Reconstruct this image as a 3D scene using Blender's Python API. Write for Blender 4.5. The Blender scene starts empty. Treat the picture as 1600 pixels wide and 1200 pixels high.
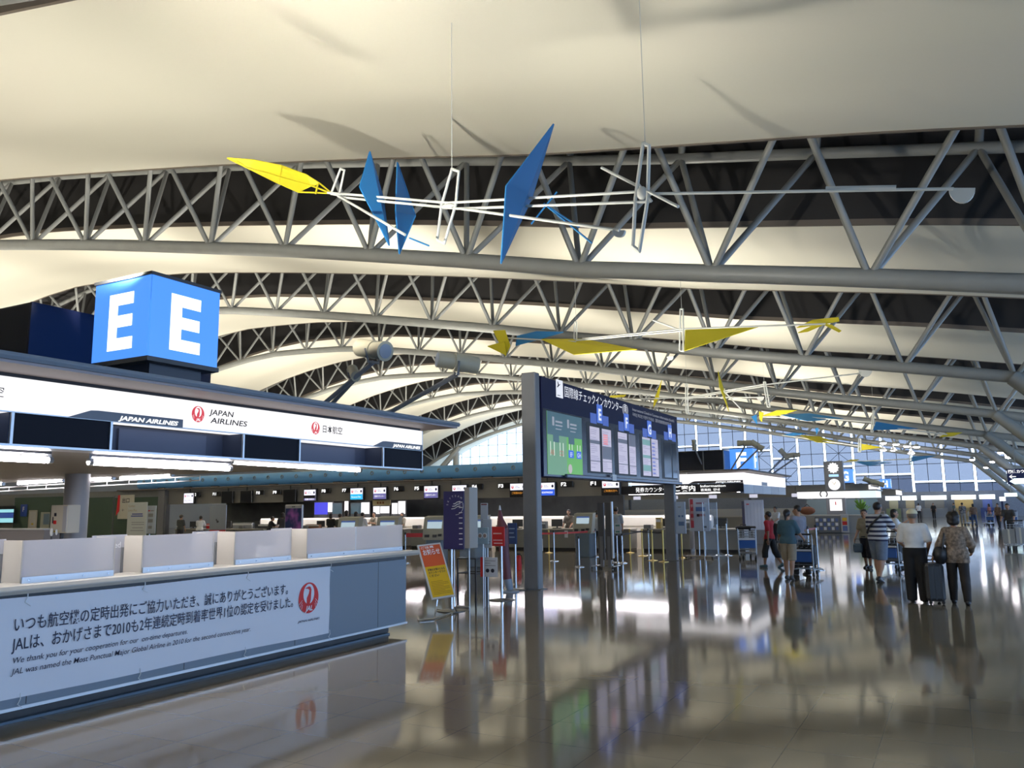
import bpy, math, random
import numpy as np
from mathutils import Vector, Matrix

S = bpy.context.scene
COL = S.collection
random.seed(7)

# ------------------------------------------------------------------ camera
F_PX, YAW, PITCH, ROLL, EYE = 1275.125, 0.490868, 0.150398, -0.013796, 1.75
def camera_axes():
    cp, sp, cr, sr = math.cos(PITCH), math.sin(PITCH), math.cos(ROLL), math.sin(ROLL)
    w = np.array([0, cp, sp]); r = np.array([1., 0, 0]); u = np.array([0, -sp, cp])
    r2, u2 = cr*r + sr*u, -sr*r + cr*u
    c, s = math.cos(YAW), math.sin(YAW)
    R = np.array([[c, -s, 0], [s, c, 0], [0, 0, 1]])
    return R @ np.stack([r2, u2, w], 1)
AX = camera_axes()
cd = bpy.data.cameras.new('camera'); cam = bpy.data.objects.new('camera', cd); COL.objects.link(cam)
cd.sensor_width = 36.0; cd.lens = 36.0*F_PX/1600; cd.clip_start = 0.05; cd.clip_end = 600
m = Matrix.Identity(4)
for i in range(3):
    m[i][0], m[i][1], m[i][2] = AX[i, 0], AX[i, 1], -AX[i, 2]
m[2][3] = EYE
cam.matrix_world = m
S.camera = cam
def at(u, v, x=None, y=None, z=None):
    """point of the place seen at photo pixel (u, v) on the plane x=, y= or z="""
    d = AX @ np.array([(u-800)/F_PX, -(v-600)/F_PX, 1.0])
    t = x/d[0] if x is not None else y/d[1] if y is not None else (z-EYE)/d[2]
    return (d[0]*t, d[1]*t, EYE+d[2]*t)

# ------------------------------------------------------------------ world, exposure, lights
S.view_settings.view_transform = 'Standard'; S.view_settings.look = 'None'
S.view_settings.exposure = 0.55; S.view_settings.gamma = 1.0
S.view_settings.use_curve_mapping = False
cy = S.cycles
cy.max_bounces = 6; cy.diffuse_bounces = 3; cy.glossy_bounces = 3; cy.transmission_bounces = 3
cy.transparent_max_bounces = 8; cy.sample_clamp_indirect = 3.0; cy.caustics_reflective = False; cy.caustics_refractive = False
cy.use_adaptive_sampling = True; cy.adaptive_threshold = 0.03; cy.use_denoising = True; cy.time_limit = 1000
W = bpy.data.worlds.new('sky'); S.world = W; W.use_nodes = True
W.node_tree.nodes['Background'].inputs[0].default_value = (0.66, 0.82, 1.0, 1)
W.node_tree.nodes['Background'].inputs[1].default_value = 3.4

def lamp(name, loc, aim, power, color=(1, .95, .85), angle=130, rad=.25, blend=.6):
    L = bpy.data.lights.new(name, 'SPOT'); L.energy = power; L.color = color
    L.spot_size = math.radians(angle); L.spot_blend = blend; L.shadow_soft_size = rad
    o = bpy.data.objects.new(name, L); COL.objects.link(o); o.location = loc
    o.rotation_euler = (Vector(aim)-Vector(loc)).to_track_quat('-Z', 'Y').to_euler()
    return o
UP = 3200
pd = bpy.data.lights.new('window_portal', 'AREA'); pd.shape = 'RECTANGLE'; pd.size = 125; pd.size_y = 6.6; pd.cycles.is_portal = True
po = bpy.data.objects.new('window_portal', pd); COL.objects.link(po); po.location = (14.02, 43, 3.9); po.rotation_euler = (0, math.radians(-90), math.radians(0))
po.rotation_euler = Vector((-1, 0, 0)).to_track_quat('-Z', 'Z').to_euler()
lamp('flood_and_fill_beam', (-7.6, 5.4, 4.45), (-13, 17, 11), UP*.66, angle=135, rad=.05, blend=1.0)
lamp('flood_and_fill_beam', (-7.0, 9.8, 3.3), (3, 16, 9), UP*.24, angle=120, blend=1.0)  # added fill for the right of the near ceiling fabric, no fixture
for x in (-11, -16, -21.5, -28): lamp('flood_and_fill_beam', (x, 9.9, 3.4), (x-5, 15, 12), UP*(.10-.004*x), angle=150, blend=1.0)  # added fills spreading brightness over the near fabric's left part, no fixtures
def strip(a, b, power, w=.08, color=(1, .95, .93)):
    """the light of a row of fluorescent tubes, shining down"""
    L = bpy.data.lights.new('tube_light', 'AREA'); L.shape = 'RECTANGLE'; L.energy = power; L.color = color
    d = Vector(b)-Vector(a); L.size = d.length; L.size_y = w
    o = bpy.data.objects.new('tube_light', L); COL.objects.link(o); o.location = (Vector(a)+Vector(b))/2
    o.rotation_euler = (0, 0, math.atan2(d.y, d.x))
strip((-7.5, 3.0, 2.26), (-7.5, 9.8, 2.26), 45)
strip((-11.5, 2.5, 2.3), (-11.5, 6.6, 2.3), 60)  # strip added to brighten the cream light box; no tubes modelled here
strip((-12.5, 9.6, 2.0), (-30, 9.6, 2.0), 160)
for x in (-31, -24, -17, -10.5): strip((x-3, 32.0, 2.2), (x+2.6, 32.0, 2.2), 34)
for k, yc in enumerate((-6, 6, 24, 35, 52, 64, 78, 92)):
    for x in (-20, -36, -52):
        lamp('flood_and_fill_beam', (x, yc, 4.6), (x-3, yc+(6 if k % 2 else 2), 14), UP*(1.0 if x != -20 else .8)*(.35 if k == 1 and x == -20 else 1))
    if k not in (1,):
        lamp('flood_and_fill_beam', (-9.6, yc+2.2, 4.5), (-8, yc+(7 if k % 2 else 4), 10), UP*.45)

# ------------------------------------------------------------------ materials
MATS = {}
def mat(name, col, rough=.5, metal=0., emit=0., ecol=None, noise=0., scale=8., spec=.5, alpha=None):
    if name in MATS: return MATS[name]
    M = bpy.data.materials.new(name); M.use_nodes = True; MATS[name] = M
    nt = M.node_tree; b = nt.nodes['Principled BSDF']
    b.inputs['Base Color'].default_value = (*col, 1); b.inputs['Roughness'].default_value = rough
    b.inputs['Metallic'].default_value = metal; b.inputs['Specular IOR Level'].default_value = spec
    if emit:
        b.inputs['Emission Color'].default_value = (*(ecol or col), 1); b.inputs['Emission Strength'].default_value = emit
    if noise:
        tc = nt.nodes.new('ShaderNodeTexCoord'); n = nt.nodes.new('ShaderNodeTexNoise'); n.inputs['Scale'].default_value = scale
        n.inputs['Detail'].default_value = 4
        r = nt.nodes.new('ShaderNodeValToRGB')
        r.color_ramp.elements[0].position = .3; r.color_ramp.elements[1].position = .7
        r.color_ramp.elements[0].color = (*[c*(1-noise) for c in col], 1); r.color_ramp.elements[1].color = (*[min(1, c*(1+noise)) for c in col], 1)
        nt.links.new(tc.outputs['Object'], n.inputs['Vector']); nt.links.new(n.outputs['Fac'], r.inputs['Fac']); nt.links.new(r.outputs['Color'], b.inputs['Base Color'])
    return M
def see_through(name, tint, body, mix, rough=.3):
    """film, acrylic or glass: part clear, part body colour"""
    if name in MATS: return MATS[name]
    M = bpy.data.materials.new(name); M.use_nodes = True; MATS[name] = M; nt = M.node_tree
    b = nt.nodes['Principled BSDF']; b.inputs['Base Color'].default_value = (*body, 1); b.inputs['Roughness'].default_value = rough
    t = nt.nodes.new('ShaderNodeBsdfTransparent'); t.inputs[0].default_value = (*tint, 1)
    x = nt.nodes.new('ShaderNodeMixShader'); x.inputs[0].default_value = mix
    nt.links.new(t.outputs[0], x.inputs[1]); nt.links.new(b.outputs[0], x.inputs[2]); nt.links.new(x.outputs[0], nt.nodes['Material Output'].inputs[0])
    return M
def frosted(name, col, mix):
    """milky acrylic: scatters light through, a little clear"""
    if name in MATS: return MATS[name]
    M = bpy.data.materials.new(name); M.use_nodes = True; MATS[name] = M; nt = M.node_tree
    b = nt.nodes['Principled BSDF']; b.inputs['Base Color'].default_value = (*col, 1); b.inputs['Roughness'].default_value = .35
    tl = nt.nodes.new('ShaderNodeBsdfTranslucent'); tl.inputs[0].default_value = (*col, 1)
    t = nt.nodes.new('ShaderNodeBsdfTransparent')
    x = nt.nodes.new('ShaderNodeMixShader'); x.inputs[0].default_value = .45
    y = nt.nodes.new('ShaderNodeMixShader'); y.inputs[0].default_value = mix
    nt.links.new(b.outputs[0], x.inputs[1]); nt.links.new(tl.outputs[0], x.inputs[2])
    nt.links.new(x.outputs[0], y.inputs[1]); nt.links.new(t.outputs[0], y.inputs[2])
    nt.links.new(y.outputs[0], nt.nodes['Material Output'].inputs[0])
    return M
def glow(name, col, s):
    return mat(name, (.03, .03, .03), .4, emit=s, ecol=col)

STEEL = mat('painted_steel', (.31, .315, .29), .4, spec=.4, noise=.05, scale=2)
CHROME = mat('chrome', (.62, .64, .66), .18, 1.0)
BRASS = mat('brass', (.62, .45, .14), .3, 1.0)
ALU = mat('aluminium', (.50, .52, .54), .35, .8)
BLACK = mat('black', (.012, .012, .014), .35)
RUBBER = mat('rubber', (.02, .02, .02), .7)
DGREY = mat('dark_grey', (.045, .047, .052), .4)
MGREY = mat('mid_grey', (.16, .165, .17), .45, noise=.05)
LGREY = mat('light_grey', (.42, .43, .44), .45)
WHITE = mat('white', (.75, .76, .76), .45)
CREAM = mat('cream', (.68, .63, .50), .5)
NAVY = mat('navy', (.012, .018, .07), .35)
SLATE = mat('slate_blue_grey', (.19, .235, .29), .45)
WHITEGLOW = glow('lit_white', (1, .98, 1), .9)
TUBEGLOW = glow('tube_white', (1, .93, .98), 20.0)
PRINTED = mat('black_print', (.015, .015, .03), .5)
REDP = mat('red_print', (.62, .02, .02), .5)
WHITEP = mat('white_print', (.8, .8, .8), .5)
WLIT = glow('lit_letters', (1, 1, 1), 1.0)
REDLIT = glow('lit_red', (.62, .025, .03), .75)
RED = mat('signal_red', (.60, .012, .015), .45)
SKIN = mat('skin', (.42, .23, .14), .55)
HAIR = mat('dark_hair', (.012, .009, .008), .5)
HAIRG = mat('grey_hair', (.16, .14, .12), .6)
TYRE = RUBBER

# ------------------------------------------------------------------ mesh helpers
class MB:
    """collects shapes into ONE mesh"""
    def __init__(s): s.v = []; s.f = []
    def add(s, vs, fs):
        o = len(s.v); s.v += [tuple(map(float, p)) for p in vs]; s.f += [tuple(i+o for i in f) for f in fs]; return s
    def box(s, a, b, bev=0.):
        x0, y0, z0 = [min(p, q) for p, q in zip(a, b)]; x1, y1, z1 = [max(p, q) for p, q in zip(a, b)]
        if bev <= 0:
            return s.add([(x0,y0,z0),(x1,y0,z0),(x1,y1,z0),(x0,y1,z0),(x0,y0,z1),(x1,y0,z1),(x1,y1,z1),(x0,y1,z1)],
                     [(0,3,2,1),(4,5,6,7),(0,1,5,4),(1,2,6,5),(2,3,7,6),(3,0,4,7)])
        e = min(bev, (x1-x0)*.45, (y1-y0)*.45, (z1-z0)*.45)
        def ring(z, i):
            return [(x0+i,y0+e,z) if 0 else p for p in
                    [(x0+e,y0+i,z),(x1-e,y0+i,z),(x1-i,y0+e,z),(x1-i,y1-e,z),(x1-e,y1-i,z),(x0+e,y1-i,z),(x0+i,y1-e,z),(x0+i,y0+e,z)]]
        R = [ring(z0, e*.6), ring(z0+e, 0), ring(z1-e, 0), ring(z1, e*.6)]
        vs = sum(R, []); fs = [tuple(range(7, -1, -1)), tuple(range(24, 32))]
        for k in range(3):
            for i in range(8):
                j = (i+1) % 8; fs.append((k*8+i, k*8+j, k*8+8+j, k*8+8+i))
        return s.add(vs, fs)
    def tube(s, p, q, r0, r1=None, n=10, caps=True):
        p, q = Vector(p), Vector(q); r1 = r0 if r1 is None else r1; d = (q-p)
        if d.length < 1e-6: return s
        d.normalize(); a = d.orthogonal().normalized(); b = d.cross(a)
        vs = []
        for c, r in ((p, r0), (q, r1)):
            for i in range(n):
                t = 2*math.pi*i/n; vs.append(c+a*(r*math.cos(t))+b*(r*math.sin(t)))
        fs = [(i, (i+1) % n, n+(i+1) % n, n+i) for i in range(n)]
        if caps: fs += [tuple(range(n-1, -1, -1)), tuple(range(n, 2*n))]
        return s.add(vs, fs)
    def path(s, pts, r, n=8):
        for a, b in zip(pts, pts[1:]): s.tube(a, b, r, n=n)
        for a in pts[1:-1]: s.ball(a, r*1.02, n, max(4, n//2))
        return s
    def lathe(s, c, prof, n=20, axis='Z'):
        vs = []
        for r, h in prof:
            for i in range(n):
                t = 2*math.pi*i/n; x, y = r*math.cos(t), r*math.sin(t)
                p = (x, y, h) if axis == 'Z' else (h, x, y) if axis == 'X' else (x, h, y)
                vs.append([c[k]+p[k] for k in range(3)])
        fs = []
        for k in range(len(prof)-1):
            for i in range(n):
                j = (i+1) % n; fs.append((k*n+i, k*n+j, k*n+n+j, k*n+n+i))
        fs += [tuple(range(n-1, -1, -1)), tuple(range((len(prof)-1)*n, len(prof)*n))]
        return s.add(vs, fs)
    def ball(s, c, r, n=12, m=8, sc=(1, 1, 1)):
        prof = [(max(1e-4, math.sin(math.pi*k/m)), -math.cos(math.pi*k/m)) for k in range(m+1)]
        vs = []
        for a, h in prof:
            for i in range(n):
                t = 2*math.pi*i/n; vs.append((c[0]+r*sc[0]*a*math.cos(t), c[1]+r*sc[1]*a*math.sin(t), c[2]+r*sc[2]*h))
        fs = [(k*n+i, k*n+(i+1) % n, k*n+n+(i+1) % n, k*n+n+i) for k in range(m) for i in range(n)]
        return s.add(vs, fs)
    def slab(s, poly, off):
        """planar polygon (3-D points) thickened by the vector off"""
        n = len(poly); vs = [Vector(p) for p in poly]; vs += [p+Vector(off) for p in vs]
        return s.add(vs, [tuple(range(n-1, -1, -1)), tuple(range(n, 2*n))]+[(i, (i+1) % n, n+(i+1) % n, n+i) for i in range(n)])
    def sheet(s, grid):
        nr, nc = len(grid), len(grid[0]); vs = [p for r in grid for p in r]
        return s.add(vs, [(i*nc+j, i*nc+j+1, (i+1)*nc+j+1, (i+1)*nc+j) for i in range(nr-1) for j in range(nc-1)])
    def build(s, name, material, parent=None, smooth=False, label=None):
        me = bpy.data.meshes.new(name); me.from_pydata(s.v, [], s.f); me.validate(); me.update()
        fix_normals(me)
        if smooth:
            me.polygons.foreach_set('use_smooth', [True]*len(me.polygons))
            try: me.set_sharp_from_angle(angle=math.radians(40))
            except Exception: pass
        me.materials.append(material)
        o = bpy.data.objects.new(name, me); COL.objects.link(o)
        if parent: o.parent = parent
        if label: o['label'] = label
        return o
import bmesh
def fix_normals(me):
    b = bmesh.new(); b.from_mesh(me); bmesh.ops.recalc_face_normals(b, faces=b.faces); b.to_mesh(me); b.free()
def thing(name, label, cat, loc=(0, 0, 0), rz=0., group=None):
    o = bpy.data.objects.new(name, None); COL.objects.link(o); o.empty_display_size = .1
    o.location = loc; o.rotation_euler = (0, 0, rz); o['label'] = label; o['category'] = cat
    if group: o['group'] = group
    return o
def tag(o, label, cat, group=None, kind=None):
    o['label'] = label; o['category'] = cat
    if group: o['group'] = group
    if kind: o['kind'] = kind
    return o
def struct(o, label=None, cat=None):
    o['kind'] = 'structure'
    if label: o['label'] = label; o['category'] = cat
    return o
def dup(root, loc, rz=None, label=None):
    r = root.copy(); COL.objects.link(r); r.location = loc
    if rz is not None: r.rotation_euler = (0, 0, rz)
    if label: r['label'] = label
    for ch in root.children:
        c = ch.copy(); COL.objects.link(c); c.parent = r
        for g in ch.children:
            d = g.copy(); COL.objects.link(d); d.parent = c
    return r

TXT = {}
def text(body, origin, right, up, height, material, parent=None, name='lettering', width=None, bold=0., shear=0., align='l', thick=.002):
    """raised lettering; origin = lower left (or centre) of the line, height = height of a capital"""
    key = (body, bold, shear)
    if key not in TXT:
        c = bpy.data.curves.new('t', 'FONT'); c.body = body; c.offset = bold; c.shear = shear; c.resolution_u = 3
        o = bpy.data.objects.new('t', c); COL.objects.link(o); bpy.context.view_layer.update()
        me = bpy.data.meshes.new_from_object(o.evaluated_get(bpy.context.evaluated_depsgraph_get()))
        vs = [tuple(v.co) for v in me.vertices]; fs = [tuple(p.vertices) for p in me.polygons]
        bpy.data.objects.remove(o); bpy.data.curves.remove(c); bpy.data.meshes.remove(me)
        TXT[key] = (vs, fs)
    vs, fs = TXT[key]
    x0 = min(v[0] for v in vs); x1 = max(v[0] for v in vs)
    sy = height/.73; sx = width/(x1-x0) if width else sy
    sh = {'l': 0, 'c': -.5, 'r': -1}[align]*(x1-x0)
    r, u, o = Vector(right).normalized(), Vector(up).normalized(), Vector(origin); n = r.cross(u)
    b = MB(); b.v = [tuple(o+r*((v[0]-x0+sh)*sx)+u*(v[1]*sy)+n*thick) for v in vs]; b.f = list(fs)
    me = bpy.data.meshes.new(name); me.from_pydata(b.v, [], b.f); me.update(); me.materials.append(material)
    ob = bpy.data.objects.new(name, me); COL.objects.link(ob)
    if parent: ob.parent = parent
    return ob
# ================================================================== the setting
CHX = [-76, -72, -68.46, -65, -61.4, -57.8, -54.4, -51, -47.8, -44.4, -40.8, -37.2, -33.5, -29.8, -26.3, -22.6, -19.2, -15.6, -12, -8.5, -4.9, -1.35, 2.3, 6, 14]
CHZ = [5.5, 7.8, 9.63, 10.98, 12.19, 13.1, 13.75, 14.2, 14.4, 14.3, 14.1, 13.68, 13.07, 12.44, 11.8, 11.1, 10.45, 9.71, 8.95, 8.16, 7.5, 6.86, 6.15, 5.45, 4.0]
def zb(x): return float(np.interp(x, CHX, CHZ))                      # underside line of every truss
def zm(x): return zb(x)+float(np.interp(x, [-76, -40, 0, 14], [1.5, 1.5, 2.25, 2.3]))   # edge of the fabric
YT = [5.5, 19.9, 34.2, 48.6, 63.0, 77.2, 91.0, 105.0]
YEND = 113.0

# floor: polished stone tiles, 0.6 m
def floor_material():
    M = bpy.data.materials.new('polished_floor'); M.use_nodes = True; nt = M.node_tree; b = nt.nodes['Principled BSDF']
    tc = nt.nodes.new('ShaderNodeTexCoord'); mp = nt.nodes.new('ShaderNodeMapping'); br = nt.nodes.new('ShaderNodeTexBrick')
    mp.inputs['Location'].default_value = (.03, .19, 0)
    br.offset = 0; br.squash = 1; br.inputs['Scale'].default_value = 1; br.inputs['Brick Width'].default_value = .6; br.inputs['Row Height'].default_value = .6
    br.inputs['Mortar Size'].default_value = .0035; br.inputs['Mortar Smooth'].default_value = .2
    br.inputs['Color1'].default_value = (.215, .175, .115, 1); br.inputs['Color2'].default_value = (.24, .196, .13, 1); br.inputs['Mortar'].default_value = (.13, .115, .09, 1)
    n = nt.nodes.new('ShaderNodeTexNoise'); n.inputs['Scale'].default_value = .35; n.inputs['Detail'].default_value = 3
    mr = nt.nodes.new('ShaderNodeMapRange'); mr.inputs[3].default_value = .05; mr.inputs[4].default_value = .10
    nt.links.new(tc.outputs['Object'], mp.inputs[0]); nt.links.new(mp.outputs[0], br.inputs[0]); nt.links.new(br.outputs['Color'], b.inputs['Base Color'])
    nt.links.new(tc.outputs['Object'], n.inputs['Vector']); nt.links.new(n.outputs['Fac'], mr.inputs[0]); nt.links.new(mr.outputs[0], b.inputs['Roughness'])
    b.inputs['Specular IOR Level'].default_value = .55
    bp = nt.nodes.new('ShaderNodeBump'); bp.inputs['Strength'].default_value = .015; bp.inputs['Distance'].default_value = .02
    n2 = nt.nodes.new('ShaderNodeTexNoise'); n2.inputs['Scale'].default_value = 2.2
    nt.links.new(tc.outputs['Object'], n2.inputs['Vector']); nt.links.new(n2.outputs['Fac'], bp.inputs['Height']); nt.links.new(bp.outputs[0], b.inputs['Normal'])
    return M
struct(MB().box((-80, -26, -.2), (14, YEND, 0)).build('floor', floor_material()))

# dark ribbed roof deck above the trusses
def roof_material():
    M = bpy.data.materials.new('roof_deck'); M.use_nodes = True; nt = M.node_tree; b = nt.nodes['Principled BSDF']
    tc = nt.nodes.new('ShaderNodeTexCoord'); w = nt.nodes.new('ShaderNodeTexWave'); w.bands_direction = 'X'; w.inputs['Scale'].default_value = .36
    r = nt.nodes.new('ShaderNodeValToRGB'); r.color_ramp.elements[0].position = .02; r.color_ramp.elements[0].color = (.008, .008, .008, 1)
    r.color_ramp.elements[1].position = .12; r.color_ramp.elements[1].color = (.05, .047, .046, 1)
    nt.links.new(tc.outputs['Object'], w.inputs['Vector']); nt.links.new(w.outputs['Fac'], r.inputs['Fac']); nt.links.new(r.outputs['Color'], b.inputs['Base Color'])
    b.inputs['Roughness'].default_value = .55
    return M
xs = list(np.linspace(-80, 14, 60))
g = [[(x, y, zb(x)+4.4) for x in xs] for y in (-26, YEND)]
g2 = [[(x, y, zb(x)+4.7) for x in xs] for y in (-26, YEND)]
deck = MB().sheet(g).sheet(g2); struct(deck.build('ceiling', roof_material()))
WALLM = mat('wall_paint', (.34, .34, .33), .6, noise=.04, scale=.5)
struct(MB().box((-80.3, -26, 0), (-80, YEND, 9)).build('wall_left', WALLM))
wr = struct(MB().box((14, -26, 0), (14.3, YEND, .6)).box((14, -26, 7.2), (14.3, YEND, 9)).build('wall_right', WALLM))
pn = struct(MB().box((14.14, -26, .6), (14.16, YEND, 7.2)).build('window_side', see_through('side_glass', (.74, .82, .94), (.4, .45, .5), .05, .08)))
mu = MB()
for k in range(40): mu.box((14.1, -26+3.5*k-.04, .6), (14.2, -26+3.5*k+.04, 7.2))
mu.build('window_frame', mat('window_frame', (.05, .07, .11), .5), pn)
struct(MB().box((-80, -26.3, 0), (14, -26, 19.5)).build('wall_back', WALLM))

# fabric ceiling ducts between the trusses
FABRIC = mat('ceiling_fabric', (.84, .80, .66), .75, spec=.2)
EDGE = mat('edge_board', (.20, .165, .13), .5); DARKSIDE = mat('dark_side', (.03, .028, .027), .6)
MEMB_LABELS = ['cream fabric ceiling panel behind the nearest bare truss, out at the top left corner',
 'largest cream fabric ceiling panel across the top, catching shadows of the nearest mobile',
 'second cream fabric ceiling panel, seen through and beneath the first complete truss',
 'third cream fabric ceiling panel, sweeping down behind the lit letter E cube',
 'fourth cream fabric ceiling panel, seen above the twin floodlights on arms',
 'fifth cream fabric ceiling panel from the front, low over the long counter canopy tip',
 'sixth cream fabric ceiling panel, low arch over the blue duct',
 'seventh cream fabric ceiling panel, second from the glazed end of the hall',
 'last cream fabric ceiling panel, against the glazed end of the hall']
edges = [(-25.5, YT[0]-3.1)]+[(a+3.1, b-3.1) for a, b in zip(YT, YT[1:])]+[(YT[-1]+3.1, YEND-.2)]
for (y0, y1), lab in zip(edges, MEMB_LABELS):
    t = thing('ceiling_membrane', lab, 'ceiling panel', (0, y0, 0))
    gx = list(np.linspace(-76, 13, 64)); rows = []
    for k in range(17):
        q = k/16; y = (y1-y0)*q
        z = -.30*(1-(2*q-1)**2)+.025*math.cos(q*math.pi*6)*(1-(2*q-1)**2)
        rows.append([(x, y, zm(x)+z) for x in gx])
    MB().sheet(rows).build('fabric', FABRIC, t, smooth=True)
    for y, s in ((0, -1), (y1-y0, 1)):
        e = MB(); pts = [(x, zm(x)) for x in gx]
        for (xa, za), (xb, zc) in zip(pts, pts[1:]):
            e.add([(xa, y, za-.02), (xb, y, zc-.02), (xb, y, zc+.15), (xa, y, za+.15), (xa, y+s*.08, za-.02), (xb, y+s*.08, zc-.02), (xb, y+s*.08, zc+.15), (xa, y+s*.08, za+.15)],
                  [(0, 1, 2, 3), (7, 6, 5, 4), (0, 4, 5, 1), (3, 2, 6, 7)])
        e.build('edge_board', EDGE, t)
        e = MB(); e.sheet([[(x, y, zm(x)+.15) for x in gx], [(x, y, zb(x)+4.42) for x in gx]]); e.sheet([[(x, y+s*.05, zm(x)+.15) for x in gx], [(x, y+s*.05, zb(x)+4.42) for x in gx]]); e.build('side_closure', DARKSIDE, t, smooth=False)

# trusses: one bottom chord, two top chords, four braces at each node
cyl = MB().tube((0, 0, 0), (0, 0, 1), 1, n=10).build('brace', STEEL, smooth=True); CYL = cyl.data; bpy.data.objects.remove(cyl)
def brace(a, b, r, parent, name='brace'):
    a, b = Vector(a), Vector(b); d = b-a
    o = bpy.data.objects.new(name, CYL); COL.objects.link(o); o.parent = parent
    o.location = a; o.rotation_euler = d.to_track_quat('Z', 'Y').to_euler(); o.scale = (r, r, d.length)
    return o
def pipe(pts, r, name, material, parent, n=12, label=None):
    b = MB(); rings = []
    for i, p in enumerate(pts):
        p = Vector(p); d = (Vector(pts[min(i+1, len(pts)-1)])-Vector(pts[max(i-1, 0)])).normalized()
        a = Vector((0, 1, 0)) if abs(d.y) < .9 else Vector((1, 0, 0)); c = d.cross(a).normalized(); a = c.cross(d)
        for k in range(n):
            t = 2*math.pi*k/n; b.v.append(tuple(p+a*(r*math.cos(t))+c*(r*math.sin(t))))
    for i in range(len(pts)-1):
        for k in range(n): b.f.append((i*n+k, i*n+(k+1) % n, i*n+n+(k+1) % n, i*n+n+k))
    b.f += [tuple(range(n-1, -1, -1)), tuple(range((len(pts)-1)*n, len(pts)*n))]
    return b.build(name, material, parent, smooth=True, label=label)
NODES = [2.3-3.6*k for k in range(-1, 21)]
def slope(x): return (zb(x+1.5)-zb(x-1.5))/3
def topnode(x, s):
    g_ = slope(x); n = math.hypot(1, g_); return (x-3.7*g_/n, s*1.75, zb(x)+3.7/n)
TRUSS_LABELS = ['bare grey pipe truss, only its lower pipe showing in the top left corner',
 'first complete grey pipe truss arching right across the view behind the nearest kite mobile',
 'second complete grey pipe truss, running behind the lit letter E cube and the second mobile',
 'third complete grey pipe truss, passing behind the upper twin floodlights',
 'fourth complete grey pipe truss, its arch rising over the right floodlight on its arm',
 'fifth complete grey pipe truss, meeting the tip of the long counter canopy',
 'sixth complete grey pipe truss, second from the glazed end of the hall',
 'seventh and last grey pipe truss, in front of the glazed end wall']
for ky, yk in enumerate(YT):
    t = thing('roof_truss', TRUSS_LABELS[ky], 'truss', (0, yk, 0), group='arched roof trusses')
    lo = -71.5
    pipe([(x, 0, zb(x)) for x in np.linspace(5.9, lo, 60)], .225, 'bottom_chord', STEEL, t, n=14)
    mids = [x-1.8 for x in NODES]
    for s in (-1, 1):
        pipe([topnode(x, s) for x in mids], .15, 'top_chord', STEEL, t, n=10)
    for i, x in enumerate(NODES):
        if x < lo: continue
        for s in (-1, 1):
            if i > 0: brace((x, 0, zb(x)), topnode(mids[i-1], s), .085, t)
            brace((x, 0, zb(x)), topnode(mids[i], s), .085, t)
    for x in mids:
        for s in (-1, 1):
            p = topnode(x, s); brace(p, (p[0]+.1, p[1], zb(x)+4.42), .10, t, 'roof_bracket')
RAKE = ['nearest raking grey column head at the right edge, under the second truss', 'second raking grey column at the right edge, under the third truss',
 'third raking grey column down the right edge of the hall', 'fourth raking grey column down the right edge of the hall', 'fifth raking grey column, last but one before the glazed end',
 'farthest raking grey column, crossing the glazed end wall at the right']
for ky, lab in zip(range(2, 8), RAKE):
    t = thing('raking_column', lab, 'column', (8.4, YT[ky], 0), group='raking columns along the right side')
    for s in (-1, 1): pipe([(-6.2, s*.15, 6.15), (-4, s*.42, 4.0), (0, s*.55, 0)], .26, 'column_tube', STEEL, t)
    MB().slab([(-6.6, -.06, 6.3), (-5.4, -.06, 5.9), (.35, -.06, 0), (-.35, -.06, 0)], (0, .12, 0)).build('web_plate', STEEL, t)
    pipe([(-6.2, 0, 6.15), (-2.4, 0, 5.4), (1, 0, 4.7)], .22, 'head_tube', STEEL, t)
t = thing('raking_column', 'pale leaning column under the far left end of the last truss', 'column', (-72, YT[-1], 0))
for s in (-1, 1): pipe([(6.8, s*.15, 11.0), (0, s*.6, 4.5), (-2, s*.7, 0)], .3, 'column_tube', STEEL, t)
tag(MB().tube((-66.5, YT[-1]+1, 0), (-66.5, YT[-1]+1, 10.2), .5, n=16).build('column', STEEL, smooth=True), 'pale upright column beside the leaning one at the far left end', 'column')

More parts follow.
